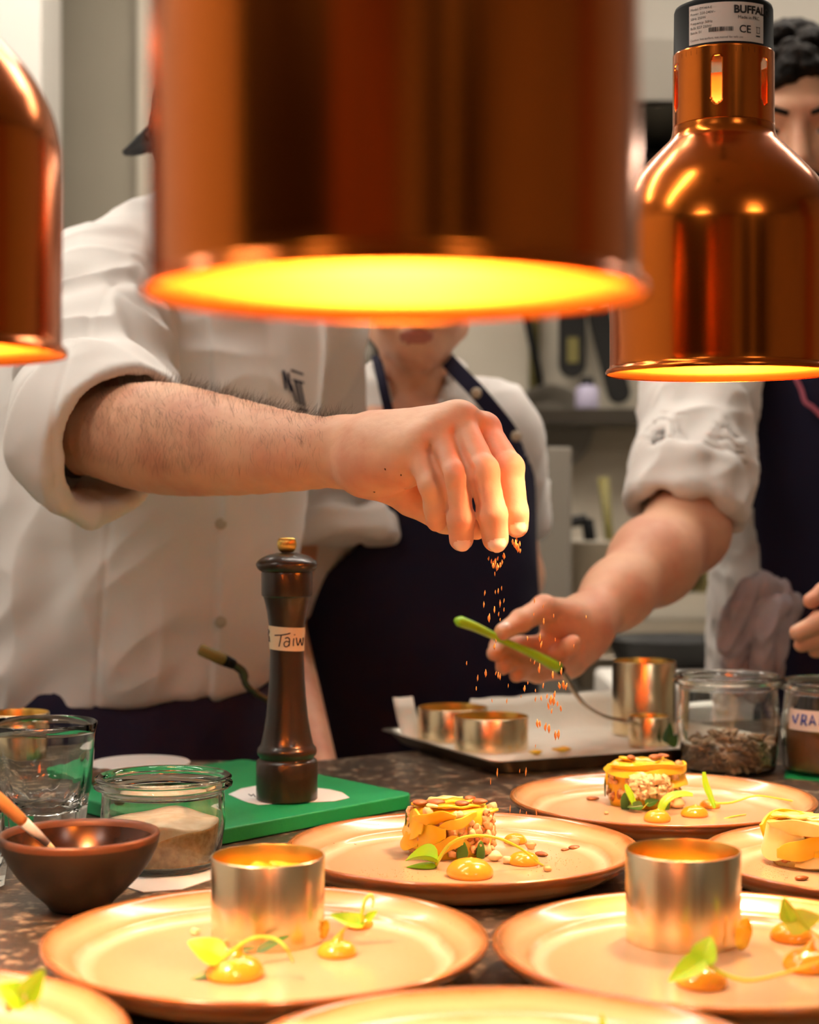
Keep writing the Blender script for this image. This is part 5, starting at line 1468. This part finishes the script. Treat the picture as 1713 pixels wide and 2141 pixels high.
# stand collar open at the front
cd = nrm_(V(.14, -.25, .5)); cb = V(-.240, 2.025, 1.462)
jk += [Grp([Cone(cb, cb + cd * .075, .076, .068, 0), Plane(cb + cd * .062, cd), Cone(cb - cd * .02, cb + cd * .12, .071, .063, 0, 's'), ], .004)]
def dis1(v, n):
    d = folds(v, (-.05, .25, .9), .07, .30, .006, 1.3)
    arm_w = np.clip(1 - (np.linalg.norm(v - (sh1 + el1) / 2, axis=1) - .12) / .12, 0, 1)
    d = d * (1 - arm_w) + arm_w * folds(v, (.55, -.35, .35), .055, .18, .012, 4.1)
    d += folds(v, (.8, .1, .62), .07, .3, .008, 7.7) * np.clip((1.25 - v[:, 2]) / .15, 0, 1) * np.clip((-.22 - v[:, 0]) / .1, .25, 1)
    front = (n[:, 1] < -.2) & (v[:, 1] < 2.0) & (v[:, 2] < 1.4)
    seam = P(437, 0, 1.92)[0] + .012 * np.sin((v[:, 2] - 1) * 9)
    step = np.clip((v[:, 0] - seam) / .003, 0, 1) * .006
    d += np.where(front & (v[:, 0] > seam - .003), step, 0)
    # princess seam at the left
    s2 = P(250, 0, 1.92)[0] - (1.2 - v[:, 2]) * .10
    d -= np.where(front, .002 * np.exp(-((v[:, 0] - s2) / .0025) ** 2), 0)
    return d
jk1 = sdf_obj('jacket', jk, (-.60, 1.52, .86), (-.0, 2.40, 1.62), .0030, cloth_w, c1, dis1)
# lettering on the collar side of the jacket, projected onto the cloth
def surf_proj(obj, pts, e=.0012, dirv=(0, 1, 0)):
    me = obj.data; n = len(me.vertices); co = np.empty(n * 3, np.float32); me.vertices.foreach_get('co', co); co = co.reshape(-1, 3)
    if not hasattr(surf_proj, 'c') or surf_proj.c[0] is not obj:
        surf_proj.c = (obj, BVHTree.FromPolygons([tuple(c) for c in co.tolist()], [tuple(p.vertices) for p in me.polygons]))
    t = surf_proj.c[1]; out = []
    for p in pts:
        p = Vector(tuple(p)); d = (p - Vector((0, 0, ZC))).normalized()
        h = t.ray_cast(Vector((0, 0, ZC)) + d * .7, d)
        out.append((h[0] - d * e) if h[0] is not None and abs(h[0].y - p.y) < .25 else p)
    return out
print_ = MB()
def jl(u, v):   # text frame on the chest edge, leaning a little
    x = 594 + u * 1.0 + v * .10; y = 792 + v + u * .12; return P(x, y, 1.90)
def bar(x0, y0, x1, y1, w):
    n = 6; vs = []
    dx, dy = x1 - x0, y1 - y0; L = math.hypot(dx, dy); nx, ny = -dy / L * w / 2, dx / L * w / 2
    pts = []
    for i in range(n + 1):
        t = i / n
        for s in (-1, 1): pts.append(jl(x0 + dx * t + nx * s, y0 + dy * t + ny * s))
    pts = surf_proj(jk1, pts)
    print_.add([p for p in pts] , [(2 * i, 2 * i + 2, 2 * i + 3, 2 * i + 1) for i in range(n)])
for b in ((0, -18, 2, 22, 5), (10, -14, 13, 26, 5), (1, -18, 12, 26, 4), (16, -20, 42, -14, 5), (18, 0, 42, 4, 5), (24, 2, 30, 52, 6), (33, 4, 38, 54, 5), (24, 60, 44, 62, 6), (14, 10, 22, 48, 5)):
    bar(*b)
for o_ in [print_.build('printed_letters', M['navyink'], jk1, smooth=False)]: pass
# cloth buttons of the placket
for py in (1095, 1300):
    q = surf_proj(jk1, [P(462, py, 1.9)], .001)[0]
    o = MB().lathe([(0, 0), (.006, 0), (.0065, .001), (.005, .002), (0, .0016)], 20).tf(Matrix.Translation(q) @ Matrix.Rotation(pi / 2, 4, 'X')).build('button', M['button'], jk1)
# dark undersleeve inside the cuff
inn_c = sdf_obj('undersleeve', [Grp([Cone(P(150, 893, 1.655), P(215, 915, 1.615), .0470, .0455, 0), Plane(P(150, 935, 1.62), V(.9, -.3, -.2)), Plane(P(95, 880, 1.66), V(-1, 0, 0))], 0)], (-.42, 1.52, 1.15), (-.22, 1.75, 1.33), .003, M['black_cloth'], c1)
# trousers and waist apron
tr = [Loft([(.02, -.335, 2.05, .10, .08), (.5, -.335, 2.05, .15, .10), (.85, -.335, 2.04, .175, .118), (.96, -.34, 2.04, .178, .120), (1.0, -.34, 2.04, .176, .118)], 0, 0)]
sdf_obj('trousers', tr, (-.62, 1.86, 0), (-.05, 2.25, 1.04), .006, M['dark_cloth'], c1, lambda v, n: folds(v, (.3, 0, 1), .06, .3, .003, 3))
ap = [Loft([(.30, -.335, 2.05, .17, .13), (.85, -.335, 2.04, .184, .126), (.965, -.34, 2.04, .186, .128)], 0, 0), Loft([(.28, -.335, 2.05, .165, .125), (1.0, -.34, 2.04, .180, .122)], 0, 0, 's'), Plane((0, 2.06, 0), (0, 1, 0))]
sdf_obj('waist_apron', ap, (-.60, 1.88, .26), (-.10, 2.12, 1.0), .004, M['navy'], c1, lambda v, n: folds(v, (.2, 0, 1), .06, .4, .0025, 5))
# hair and backwards cap
L = z1['L']
hr = [Ell(L(0, -.022, .028), (.084, .096, .085), z1['R'], .01), Plane(L(0, .05, 0), z1['R'] @ V(0, 1, .0)), Plane(L(0, 0, -.045), z1['R'] @ V(0, .3, -1))]
sdf_obj('hair', hr, hc1 - .13, hc1 + .13, .004, M['hair'], c1, lambda v, n: noise(v * 60) * .003)
cpv = [Ell(L(0, -.012, .045), (.089, .105, .090), z1['R'], .01), Plane(L(0, 0, .035), z1['R'] @ V(0, .0, -1)), Ell(L(0, -.012, .040), (.084, .100, .085), z1['R'], .0, 's')]
sdf_obj('cap', cpv, hc1 - .16, hc1 + .16, .003, M['black_cloth'], c1)
# brim: curved plate
mb = MB(); bt = P(262, 322, 2.03); vs = []; nU, nV = 12, 16
bc = L(0, -.088, .040); bd = Vector(tuple(bt - bc)); bs = Vector(tuple(z1['R'] @ V(1, 0, 0)))
for i in range(nU + 1):
    u = i / nU
    for j in range(nV + 1):
        v = j / nV * 2 - 1
        w = .066 * (1 - u ** 2.6 * .45); ext = (1 - abs(v) ** 2.2 * .75)
        p = Vector(tuple(bc)) + bd * (u * ext) + bs * (v * w) + Vector((0, 0, -.022 * v * v - .0 * u))
        vs.append(p)
W = nV + 1; fs = [(i * W + j, i * W + j + 1, (i + 1) * W + j + 1, (i + 1) * W + j) for i in range(nU) for j in range(nV)]
o = mb.add(vs, fs).build('cap_brim', M['black_cloth'], c1); sm = o.modifiers.new('t', 'SOLIDIFY'); sm.thickness = .004; sm.offset = 0
# arm hair, rooted on the forearm
me = body1.data; co = np.empty(len(me.vertices) * 3, np.float32); me.vertices.foreach_get('co', co); co = co.reshape(-1, 3)
no = np.empty(len(me.vertices) * 3, np.float32); me.vertices.foreach_get('normal', no); no = no.reshape(-1, 3)
e0 = P(230, 900, 1.61); e1 = P(740, 948, 1.43); ax = nrm_(e1 - e0); t = (co - e0) @ ax; Lf = np.linalg.norm(e1 - e0)
dist = np.linalg.norm(co - e0 - t[:, None] * ax, axis=1)
sel = np.where((t > .01) & (t < Lf * .97) & (dist < .075) & (no[:, 1] < .45) & (no[:, 2] > -.45))[0]
rs_ = np.random.RandomState(5); mb = MB(); cnt = 0
for i in rs_.permutation(sel):
    w = .25 + .75 * max(0, no[i, 2]) if t[i] > Lf * .55 else .8
    if rs_.rand() > w: continue
    p = co[i].astype(float); n = no[i].astype(float); L_ = rs_.uniform(.007, .017)
    d = nrm_(n * .35 + ax * rs_.uniform(.1, .7) + V(0, 0, -.9 if n[2] < .6 else .1) * rs_.uniform(.5, 1) + rs_.normal(size=3) * .15)
    a = p; b = p + (n * .25 + d * .75) * L_ * .5; c = b + d * L_ * .5 + n * .0002
    s = nrm_(np.cross(d, n)) * .00007
    k0 = len(mb.v); mb.v += [tuple(a - s), tuple(a + s), tuple(b - s), tuple(b + s), tuple(c)]; mb.f += [(k0, k0 + 1, k0 + 3, k0 + 2), (k0 + 2, k0 + 3, k0 + 4)]; mb.mi += [0, 0]
    cnt += 1
    if cnt > 3600: break
o = mb.build('arm_hair', M['arm_hair'], c1, smooth=False)

# ------------------------------------------------------------------ middle chef
c2 = thing('person', 'person in a white shirt and navy bib apron standing behind the sprinkling hand', 'person', (.01, 2.30, 0))
hc2 = V(.010, 2.235, 1.462); f2 = V(-.02, -1, -.10)
hp2, z2 = head_prims(hc2, f2, (0, 0, 1), .97, False)
b2 = hp2 + [Cone(V(.005, 2.30, 1.24), V(.008, 2.265, 1.40), .050, .046, .03), Cone(V(0, 2.32, 1.0), V(0, 2.31, 1.22), .10, .10, .03), Cone(V(-.10, 2.30, 1.275), V(.11, 2.31, 1.275), .042, .042, .04),
            Ell(V(0, 2.27, 1.25), (.09, .075, .06), None, .03)]
rs2 = V(-.118, 2.27, 1.265); re2 = V(-.172, 2.17, 1.04); rw2 = P(668, 1625, 1.98)
ls2 = V(.116, 2.30, 1.272); le2 = V(.150, 2.42, 1.07); lw2 = V(.08, 2.47, .94)
b2 += [Cone(rs2, re2, .042, .036, .02), Cone(re2, rw2, .036, .024, .02), Cone(ls2, le2, .042, .036, .02), Cone(le2, lw2, .036, .025, .02), Ell(lw2 + V(-.03, 0, -.02), (.04, .016, .03), None, .02)]
# hand hanging just behind the counter edge
b2 += [Ell(rw2 + V(.002, -.006, -.045), (.030, .014, .042), None, .02)]
for i in range(4):
    x = -.024 + .016 * i; p = rw2 + V(.004 + x, -.008, -.075); q = p + V(x * .2, .002, -.034); r_ = q + V(0, .016, -.022)
    b2 += finger([p, q, r_], [.0085, .0075, .0065])
b2 += finger([rw2 + V(.022, -.012, -.03), rw2 + V(.036, -.018, -.06), rw2 + V(.036, -.016, -.085)], [.011, .009, .0075])
lo, hi = bbox(conepts(b2), .13)
body_obj(c2, [(b2, lo, hi, .0038, 2)], [z2], [])
def shirt_rows(cx, cy, zb, zs, rx, ry, sh):
    return [(zb, cx, cy, rx, ry), (zb + .1, cx, cy, rx, ry), (zs - .1, cx, cy, rx * 1.0, ry), (zs - .02, cx, cy + .005, sh, ry * .85), (zs + .025, cx, cy + .01, sh * .6, ry * .62), (zs + .05, cx, cy + .012, sh * .42, ry * .5)]
s2 = [Loft(shirt_rows(.005, 2.305, .86, 1.262, .150, .108, .138), 0, .02), Cone(rs2, V(-.02, 2.31, 1.31), .052, .04, .04), Cone(ls2, V(.03, 2.31, 1.31), .052, .04, .04)]
s2 += [Cone(V(.004, 2.305, 1.27), V(.008, 2.285, 1.345), .075, .058, .03), Plane(V(0, 2.27, 1.352), V(0, -.35, 1), .004), Cone(V(.004, 2.15, 1.385), V(.002, 2.205, 1.320), .055, .014, .01, 's'), Cone(V(.005, 2.29, 1.20), V(.008, 2.265, 1.5), .050, .055, .006, 's')]
so = nrm_(re2 - rs2); s2 += sleeve(rs2, rs2 + (re2 - rs2) * .6, P(692, 1140, 2.175), nrm_(V(.12, -.25, -1)), .064, .074, .078, .005, None, .03)
s2 += sleeve(ls2, ls2 + (le2 - ls2) * .4, ls2 + (le2 - ls2) * .62, nrm_(le2 - ls2), .052, .048, .050, .005, None, .03)
sdf_obj('shirt', s2, (-.30, 2.0, .84), (.30, 2.50, 1.40), .0036, cloth_w, c2, lambda v, n: folds(v, (.25, .2, 1), .06, .25, .007, 2.2) + folds(v, (.8, .2, .5), .05, .2, .005, 8.1))
# bib apron: front shell following the shirt
def bib(v0):
    pass
ar = [(.05, .0, 2.30, .20, .15), (.60, .0, 2.30, .185, .14), (.86, .002, 2.305, .172, .128), (1.0, .004, 2.305, .166, .122), (1.15, .005, 2.305, .163, .119), (1.245, .005, 2.305, .158, .114), (1.28, .005, 2.305, .150, .106)]
shell_o = Loft(ar, 0, 0); ar_i = [(z, x, y, a - .005, b - .005) for z, x, y, a, b in ar]; ar_i[0] = (.0,) + ar_i[0][1:]; ar_i[-1] = (1.40,) + ar_i[-1][1:]
class BibCut:
    op = 'c'; k = .004; m = 0
    def __init__(s, tabL, tabR, yb): s.l = np.array(tabL); s.r = np.array(tabR); s.yb = yb
    def d(s, p):
        xl = np.interp(p[:, 2], s.l[:, 0], s.l[:, 1]); xr = np.interp(p[:, 2], s.r[:, 0], s.r[:, 1])
        d = np.maximum(xl - p[:, 0], p[:, 0] - xr)
        return np.maximum(d, p[:, 1] - s.yb)
zc = lambda py, Y=2.2: P(0, py, Y)[2]; xc = lambda px, Y=2.2: P(px, 0, Y)[0]
tl = sorted([(zc(880), xc(812)), (zc(960), xc(806)), (zc(1050), xc(800)), (zc(1130), xc(762)), (zc(1185), xc(700)), (zc(1230), xc(650)), (zc(1300), xc(600)), (.5, -.25), (0, -.25)])
trr = sorted([(zc(880), xc(1078)), (zc(915), xc(1096)), (zc(970), xc(1118)), (zc(1030), xc(1150)), (zc(1200), xc(1190)), (.5, .25), (0, .25)])
ap2 = [shell_o, Loft(ar_i, 0, 0, 's'), BibCut(tl, trr, 2.34), Plane((0, 0, zc(893)), (.0, 0, 1))]
apo = sdf_obj('bib_apron', ap2, (-.26, 2.10, .03), (.26, 2.40, 1.30), .0036, M['navy'], c2, lambda v, n: folds(v, (.3, 0, 1), .07, .3, .003, 6.2) + .002)
def strapm(name, pts, w, th_, m, par, nv=(0, -1, .2)):
    mb = MB(); vs = []; sp_ = spline(pts, 20)
    for i, p in enumerate(sp_):
        a = Vector(tuple(sp_[max(i - 1, 0)])); c = Vector(tuple(sp_[min(i + 1, 20)])); tg = (c - a).normalized(); s = tg.cross(Vector(nv)).normalized(); nn = s.cross(tg)
        for e, h in ((-1, 0), (1, 0), (1, th_), (-1, th_)): vs.append(Vector(tuple(p)) + s * e * w / 2 + nn * h)
    fs = [(i * 4 + j, i * 4 + (j + 1) % 4, (i + 1) * 4 + (j + 1) % 4, (i + 1) * 4 + j) for i in range(20) for j in range(4)] + [(3, 2, 1, 0), (80, 81, 82, 83)]
    return mb.add(vs, fs).build(name, m, par, smooth=False)
strapm('neck_strap', [P(786, 745, 2.27), P(797, 790, 2.218), P(808, 840, 2.195), P(822, 895, 2.187)], .0125, .002, M['navy'], apo)
strapm('neck_strap', [P(928, 745, 2.27), P(958, 778, 2.215), P(1000, 822, 2.187), P(1052, 885, 2.19), P(1072, 915, 2.195)], .021, .002, M['navy'], apo)
for px, py, Y in ((996, 822, 2.184), (1080, 912, 2.18)):
    MB().lathe([(0, 0), (.0065, 0), (.007, .001), (.005, .0025), (0, .003)], 20).tf(Matrix.Translation(tuple(P(px, py, Y - .002))) @ Matrix.Rotation(pi / 2, 4, 'X')).build('press_stud', M['button'], apo)
sdf_obj('trousers', [Loft([(.02, .0, 2.32, .11, .08), (.5, 0, 2.32, .15, .10), (.86, 0, 2.31, .155, .11), (.90, 0, 2.31, .150, .105)], 0, 0)], (-.2, 2.15, 0), (.2, 2.46, .93), .007, M['dark_cloth'], c2)
L = z2['L']
sdf_obj('hair', [Ell(L(0, -.020, .030), (.082, .098, .090), z2['R'], .01), Ell(L(0, -.11, .03), (.035, .035, .04), z2['R'], .02), Plane(L(0, .062, 0), z2['R'] @ V(0, 1, -.45)), Plane(L(0, 0, -.07), V(0, -.4, -1)), Ell(L(0, .075, -.03), (.062, .06, .085), z2['R'], .01, 's')],
        hc2 - .16, hc2 + .16, .004, M['brown_hair'], c2, lambda v, n: noise(v * 60) * .003)

# ------------------------------------------------------------------ chef on the right
c3 = thing('person', 'bearded dark-haired person in a navy apron at the right holding a lime-handled spatula', 'person', (.58, 2.36, 0))
hc3 = V(.507, 2.29, 1.662); f3 = V(-.10, -1, -.12)
hp3, z3 = head_prims(hc3, f3, (0, 0, 1), 1.0)
s3_ = V(.402, 2.30, 1.43); e3 = P(1436, 1110, 2.09); w3 = P(1222, 1305, 1.87)
fa3 = [Cone(s3_, e3, .048, .044, .02), Cone(e3, e3 + (w3 - e3) * .35, .050, .047, .03), Cone(e3 + (w3 - e3) * .35, e3 + (w3 - e3) * .7, .047, .034, .03), Cone(e3 + (w3 - e3) * .7, w3, .034, .0275, .03),
       Cone(w3, P(1195, 1322, 1.85), .028, .027, .02), Cone(P(1215, 1310, 1.86), P(1165, 1300, 1.825), .024, .019, .02), Cone(P(1205, 1330, 1.87), P(1160, 1372, 1.84), .026, .017, .02), Cone(P(1215, 1320, 1.88), P(1185, 1385, 1.86), .026, .018, .02)]
fa3 += finger([P(1185, 1290, 1.83), P(1138, 1272, 1.80), P(1090, 1298, 1.775), P(1052, 1321, 1.755)], [.019, .0135, .0115, .0092], .012)            # thumb along the handle
fa3 += finger([P(1150, 1352, 1.83), P(1090, 1352, 1.80), P(1045, 1350, 1.785), P(1034, 1366, 1.772)], [.0135, .0108, .0098, .0085], .01)   # index under
fa3 += finger([P(1160, 1375, 1.84), P(1100, 1384, 1.81), P(1058, 1385, 1.79), P(1052, 1395, 1.775)], [.0135, .0108, .0096, .0084], .01)
fa3 += finger([P(1178, 1390, 1.85), P(1125, 1408, 1.83), P(1085, 1404, 1.81), P(1080, 1412, 1.80)], [.013, .010, .0090, .008], .01)
fa3 += finger([P(1200, 1385, 1.85), P(1165, 1372, 1.81), P(1192, 1350, 1.80), P(1200, 1342, 1.80)], [.013, .0098, .0088, .0078], .008)        # little finger curled up
n3 = [nail_at(P(1090, 1298, 1.775), P(1054, 1320, 1.755), (0, -.6, .8), .0088, .0095)]
fa3 += n3
# other hand at the edge of the picture
ls3 = V(.765, 2.34, 1.43); le3 = V(.80, 2.16, 1.15); lw3 = P(1850, 1290, 1.95)
o3 = [Cone(ls3, le3, .05, .044, .02), Cone(le3, lw3, .044, .028, .03), Ell(P(1800, 1300, 1.93), (.042, .022, .034), None, .02)]
for a, b, c, r in ((P(1775, 1262, 1.92), P(1725, 1238, 1.90), P(1695, 1256, 1.895), .0098), (P(1770, 1292, 1.92), P(1715, 1300, 1.89), P(1668, 1323, 1.885), .0105), (P(1775, 1320, 1.92), P(1720, 1335, 1.90), P(1676, 1348, 1.895), .0100), (P(1785, 1338, 1.93), P(1740, 1356, 1.91), P(1705, 1362, 1.905), .0088)):
    o3 += finger([a, b, c], [r * 1.25, r * 1.05, r * .88], .01)
o3 += finger([P(1800, 1270, 1.91), P(1780, 1225, 1.90), P(1750, 1205, 1.895)], [.016, .012, .0095], .01)
b3 = hp3 + [Cone(V(.56, 2.36, 1.42), V(.525, 2.335, 1.56), .060, .056, .03), Cone(V(.585, 2.37, 1.0), V(.585, 2.37, 1.36), .12, .12, .03), Cone(V(.43, 2.36, 1.42), V(.74, 2.37, 1.42), .05, .05, .04)] + o3
lo, hi = bbox(conepts(fa3), .07); l2, h2 = bbox(conepts(b3), .14)
body_obj(c3, [(b3 + fa3, np.minimum(lo, l2), np.maximum(hi, h2), .0024, 2)], [z3], n3)
cn3 = nrm_(V(-.28, -.42, -1)); oc3 = P(1434, 1062, 2.10)
s3 = [Loft(shirt_rows(.585, 2.365, .86, 1.42, .165, .122, .175), 0, .02), Cone(s3_, V(.53, 2.36, 1.47), .06, .05, .04), Cone(ls3, V(.60, 2.36, 1.47), .06, .05, .04)]
s3 += sleeve(s3_, s3_ + (oc3 - s3_) * .85, oc3, cn3, .069, .066, .064, .005, None, .05)
s3 += sleeve(ls3, ls3 + (le3 - ls3) * .8, le3, nrm_(le3 - ls3), .07, .062, .064, .005, None, .05)
s3 += [Cone(V(.555, 2.34, 1.40), V(.53, 2.31, 1.60), .060, .070, .006, 's')]
sdf_obj('shirt', s3, (.22, 2.02, .84), (.90, 2.52, 1.52), .0036, cloth_w, c3, lambda v, n: folds(v, (.15, .25, 1), .05, .25, .009, 12.2) + folds(v, (.8, .2, .3), .04, .15, .004, 1.1))
ar3 = [(.05, .585, 2.36, .20, .16), (.60, .585, 2.36, .19, .15), (.86, .585, 2.365, .180, .142), (1.0, .585, 2.365, .178, .138), (1.2, .585, 2.365, .180, .136), (1.36, .585, 2.365, .178, .134), (1.40, .585, 2.365, .17, .128)]
a3i = [(z, x, y, a - .005, b - .005) for z, x, y, a, b in ar3]; a3i[0] = (0,) + a3i[0][1:]; a3i[-1] = (1.5,) + a3i[-1][1:]
xc3 = lambda px: P(px, 0, 2.27)[0]; zc3 = lambda py: P(0, py, 2.27)[2]
tl3 = sorted([(1.40, xc3(1590)), (zc3(800), xc3(1575)), (zc3(900), xc3(1560)), (zc3(1000), xc3(1550)), (zc3(1060), xc3(1575)), (zc3(1150), xc3(1590)), (zc3(1300), xc3(1600)), (0, .38)])
tr3 = sorted([(1.40, .70), (1.2, .74), (1.0, .80), (0, .80)])
ap3 = [Loft(ar3, 0, 0), Loft(a3i, 0, 0, 's'), BibCut(tl3, tr3, 2.40), Plane((0, 0, 1.395), (0, 0, 1))]
apo3 = sdf_obj('bib_apron', ap3, (.34, 2.18, .03), (.84, 2.50, 1.42), .0038, M['navy'], c3, lambda v, n: folds(v, (.4, 0, 1), .07, .3, .0045, 16.2) + .002)
strapm('neck_strap', [V(.50, 2.245, 1.385), V(.49, 2.275, 1.44), V(.505, 2.33, 1.485), V(.53, 2.40, 1.50)], .02, .002, M['navy'], apo3)
strapm('neck_strap', [V(.66, 2.245, 1.385), V(.645, 2.275, 1.44), V(.62, 2.33, 1.485), V(.59, 2.40, 1.50)], .02, .002, M['navy'], apo3)
MB().tube(spline([P(1664, 790, 2.21), P(1676, 815, 2.21), P(1684, 840, 2.208), P(1700, 852, 2.208), P(1720, 872, 2.21)], 20), .0035, 10, flat=((0, 1, 0), .4)).build('pink_cord', M['pink'], apo3)
sdf_obj('trousers', [Loft([(.02, .585, 2.38, .12, .09), (.5, .585, 2.38, .16, .11), (.86, .585, 2.37, .168, .122), (.90, .585, 2.37, .165, .12)], 0, 0)], (.36, 2.2, 0), (.8, 2.55, .93), .007, M['dark_cloth'], c3)
# curly hair, brows and beard
L = z3['L']; R3 = z3['R']; rnd = random.Random(8)
hh = [Ell(L(0, -.025, .045), (.084, .100, .088), R3, .01)]
for i in range(150):
    a = rnd.uniform(0, 2 * pi); e = rnd.uniform(-.1, 1.5); d = V(math.cos(a) * math.cos(e), math.sin(a) * math.cos(e), math.sin(e))
    q = L(d[0] * .088, -.022 + d[1] * .100, .048 + d[2] * .092); hh.append(Ell(q, (.014, .014, .012), None, .008))
hh += [Plane(L(0, .074, .04), R3 @ V(0, 1, -.75)), Plane(L(0, 0, -.03), R3 @ V(0, -.1, -1)), Ell(L(0, .085, -.015), (.064, .07, .075), R3, .008, 's')]
sdf_obj('hair', hh, hc3 - .15, hc3 + .17, .0028, M['hair'], c3, lambda v, n: noise(v * 140) * .003)
bd = [Ell(L(0, .083, -.058), (.030, .020, .006), R3, .006), Ell(L(0, .045, -.078), (.056, .052, .040), R3, .01), Ell(L(0, .088, -.073), (.021, .03, .008), R3, .004, 's'), Plane(L(0, .0, -.045), R3 @ V(0, -.35, 1))]
sdf_obj('beard', bd, hc3 - .15, hc3 + .13, .003, M['hair'], c3, lambda v, n: noise(v * 120) * .002)
for sd in (-1, 1):
    MB().tube([L(sd * .014, .094, .021), L(sd * .032, .092, .027), L(sd * .052, .078, .021)], [.0035, .0042, .002], 10).build('eyebrow', M['hair'], c3)
# string bracelet
br = nrm_(w3 - e3); cw = w3 - br * .012; u_ = nrm_(np.cross(br, V(0, 1, 0))); v_ = np.cross(br, u_)
MB().tube([cw + (u_ * math.cos(a) + v_ * math.sin(a)) * .0292 for a in np.linspace(0, 2 * pi, 40)], .0016, 8, caps=False).build('string_bracelet', M['string'], c3)

# towel hanging from the right chef's hip
t0 = P(1630, 1225, 2.16)
tw = []
for i, (a, b, c, d) in enumerate((((1650, 1258), (1592, 1222), (1545, 1265), (1518, 1350)), ((1655, 1275), (1600, 1240), (1560, 1290), (1530, 1385)), ((1662, 1262), (1618, 1235), (1580, 1300), (1552, 1400)),
                                  ((1650, 1285), (1625, 1265), (1600, 1320), (1590, 1420)), ((1655, 1270), (1610, 1262), (1572, 1320), (1548, 1345)), ((1650, 1290), (1635, 1300), (1622, 1350), (1615, 1415)))):
    yy = 2.135 + .012 * (i % 3)
    tw.append(Limb([P(*a, 2.18), P(*b, yy), P(*c, yy - .01), P(*d, yy)], [.008, .0125, .0115, .009], .004, 12))
two = sdf_obj('kitchen_towel', tw, t0 - V(.16, .16, .2), t0 + V(.12, .16, .10), .003, M['towel'], None, lambda v, n: folds(v, (.35, .1, 1), .020, .10, .006, 3.3))
tag(two, 'crumpled grey towel tucked at the right-hand chef\'s hip', 'towel')
# parts were modelled in world coordinates: hang them under each person's base point
for root in (c1, c2, c3):
    for ch in [o for o in COL.objects if o.parent == root]:
        ch.location = -root.location
# ================================================================== camera, world, exposure
w = bpy.data.worlds.new('World'); SC.world = w; w.use_nodes = True
w.node_tree.nodes['Background'].inputs[0].default_value = (.5, .45, .4, 1); w.node_tree.nodes['Background'].inputs[1].default_value = .2
cam = bpy.data.cameras.new('Camera'); co_ = bpy.data.objects.new('Camera', cam); COL.objects.link(co_)
co_.location = (0, 0, ZC); co_.rotation_euler = (pi / 2, 0, 0)
cam.sensor_fit = 'HORIZONTAL'; cam.sensor_width = 36; cam.lens = FPX / 1713 * 36
cam.shift_y = (1035 - 1070.5) / 1713
cam.clip_start = .02; cam.clip_end = 50
cam.dof.use_dof = True; cam.dof.focus_distance = 1.34; cam.dof.aperture_fstop = 7.0
SC.camera = co_
SC.view_settings.view_transform = 'Standard'; SC.view_settings.look = 'None'; SC.view_settings.gamma = 1
SC.view_settings.use_curve_mapping = False
SC.view_settings.exposure = 0.45
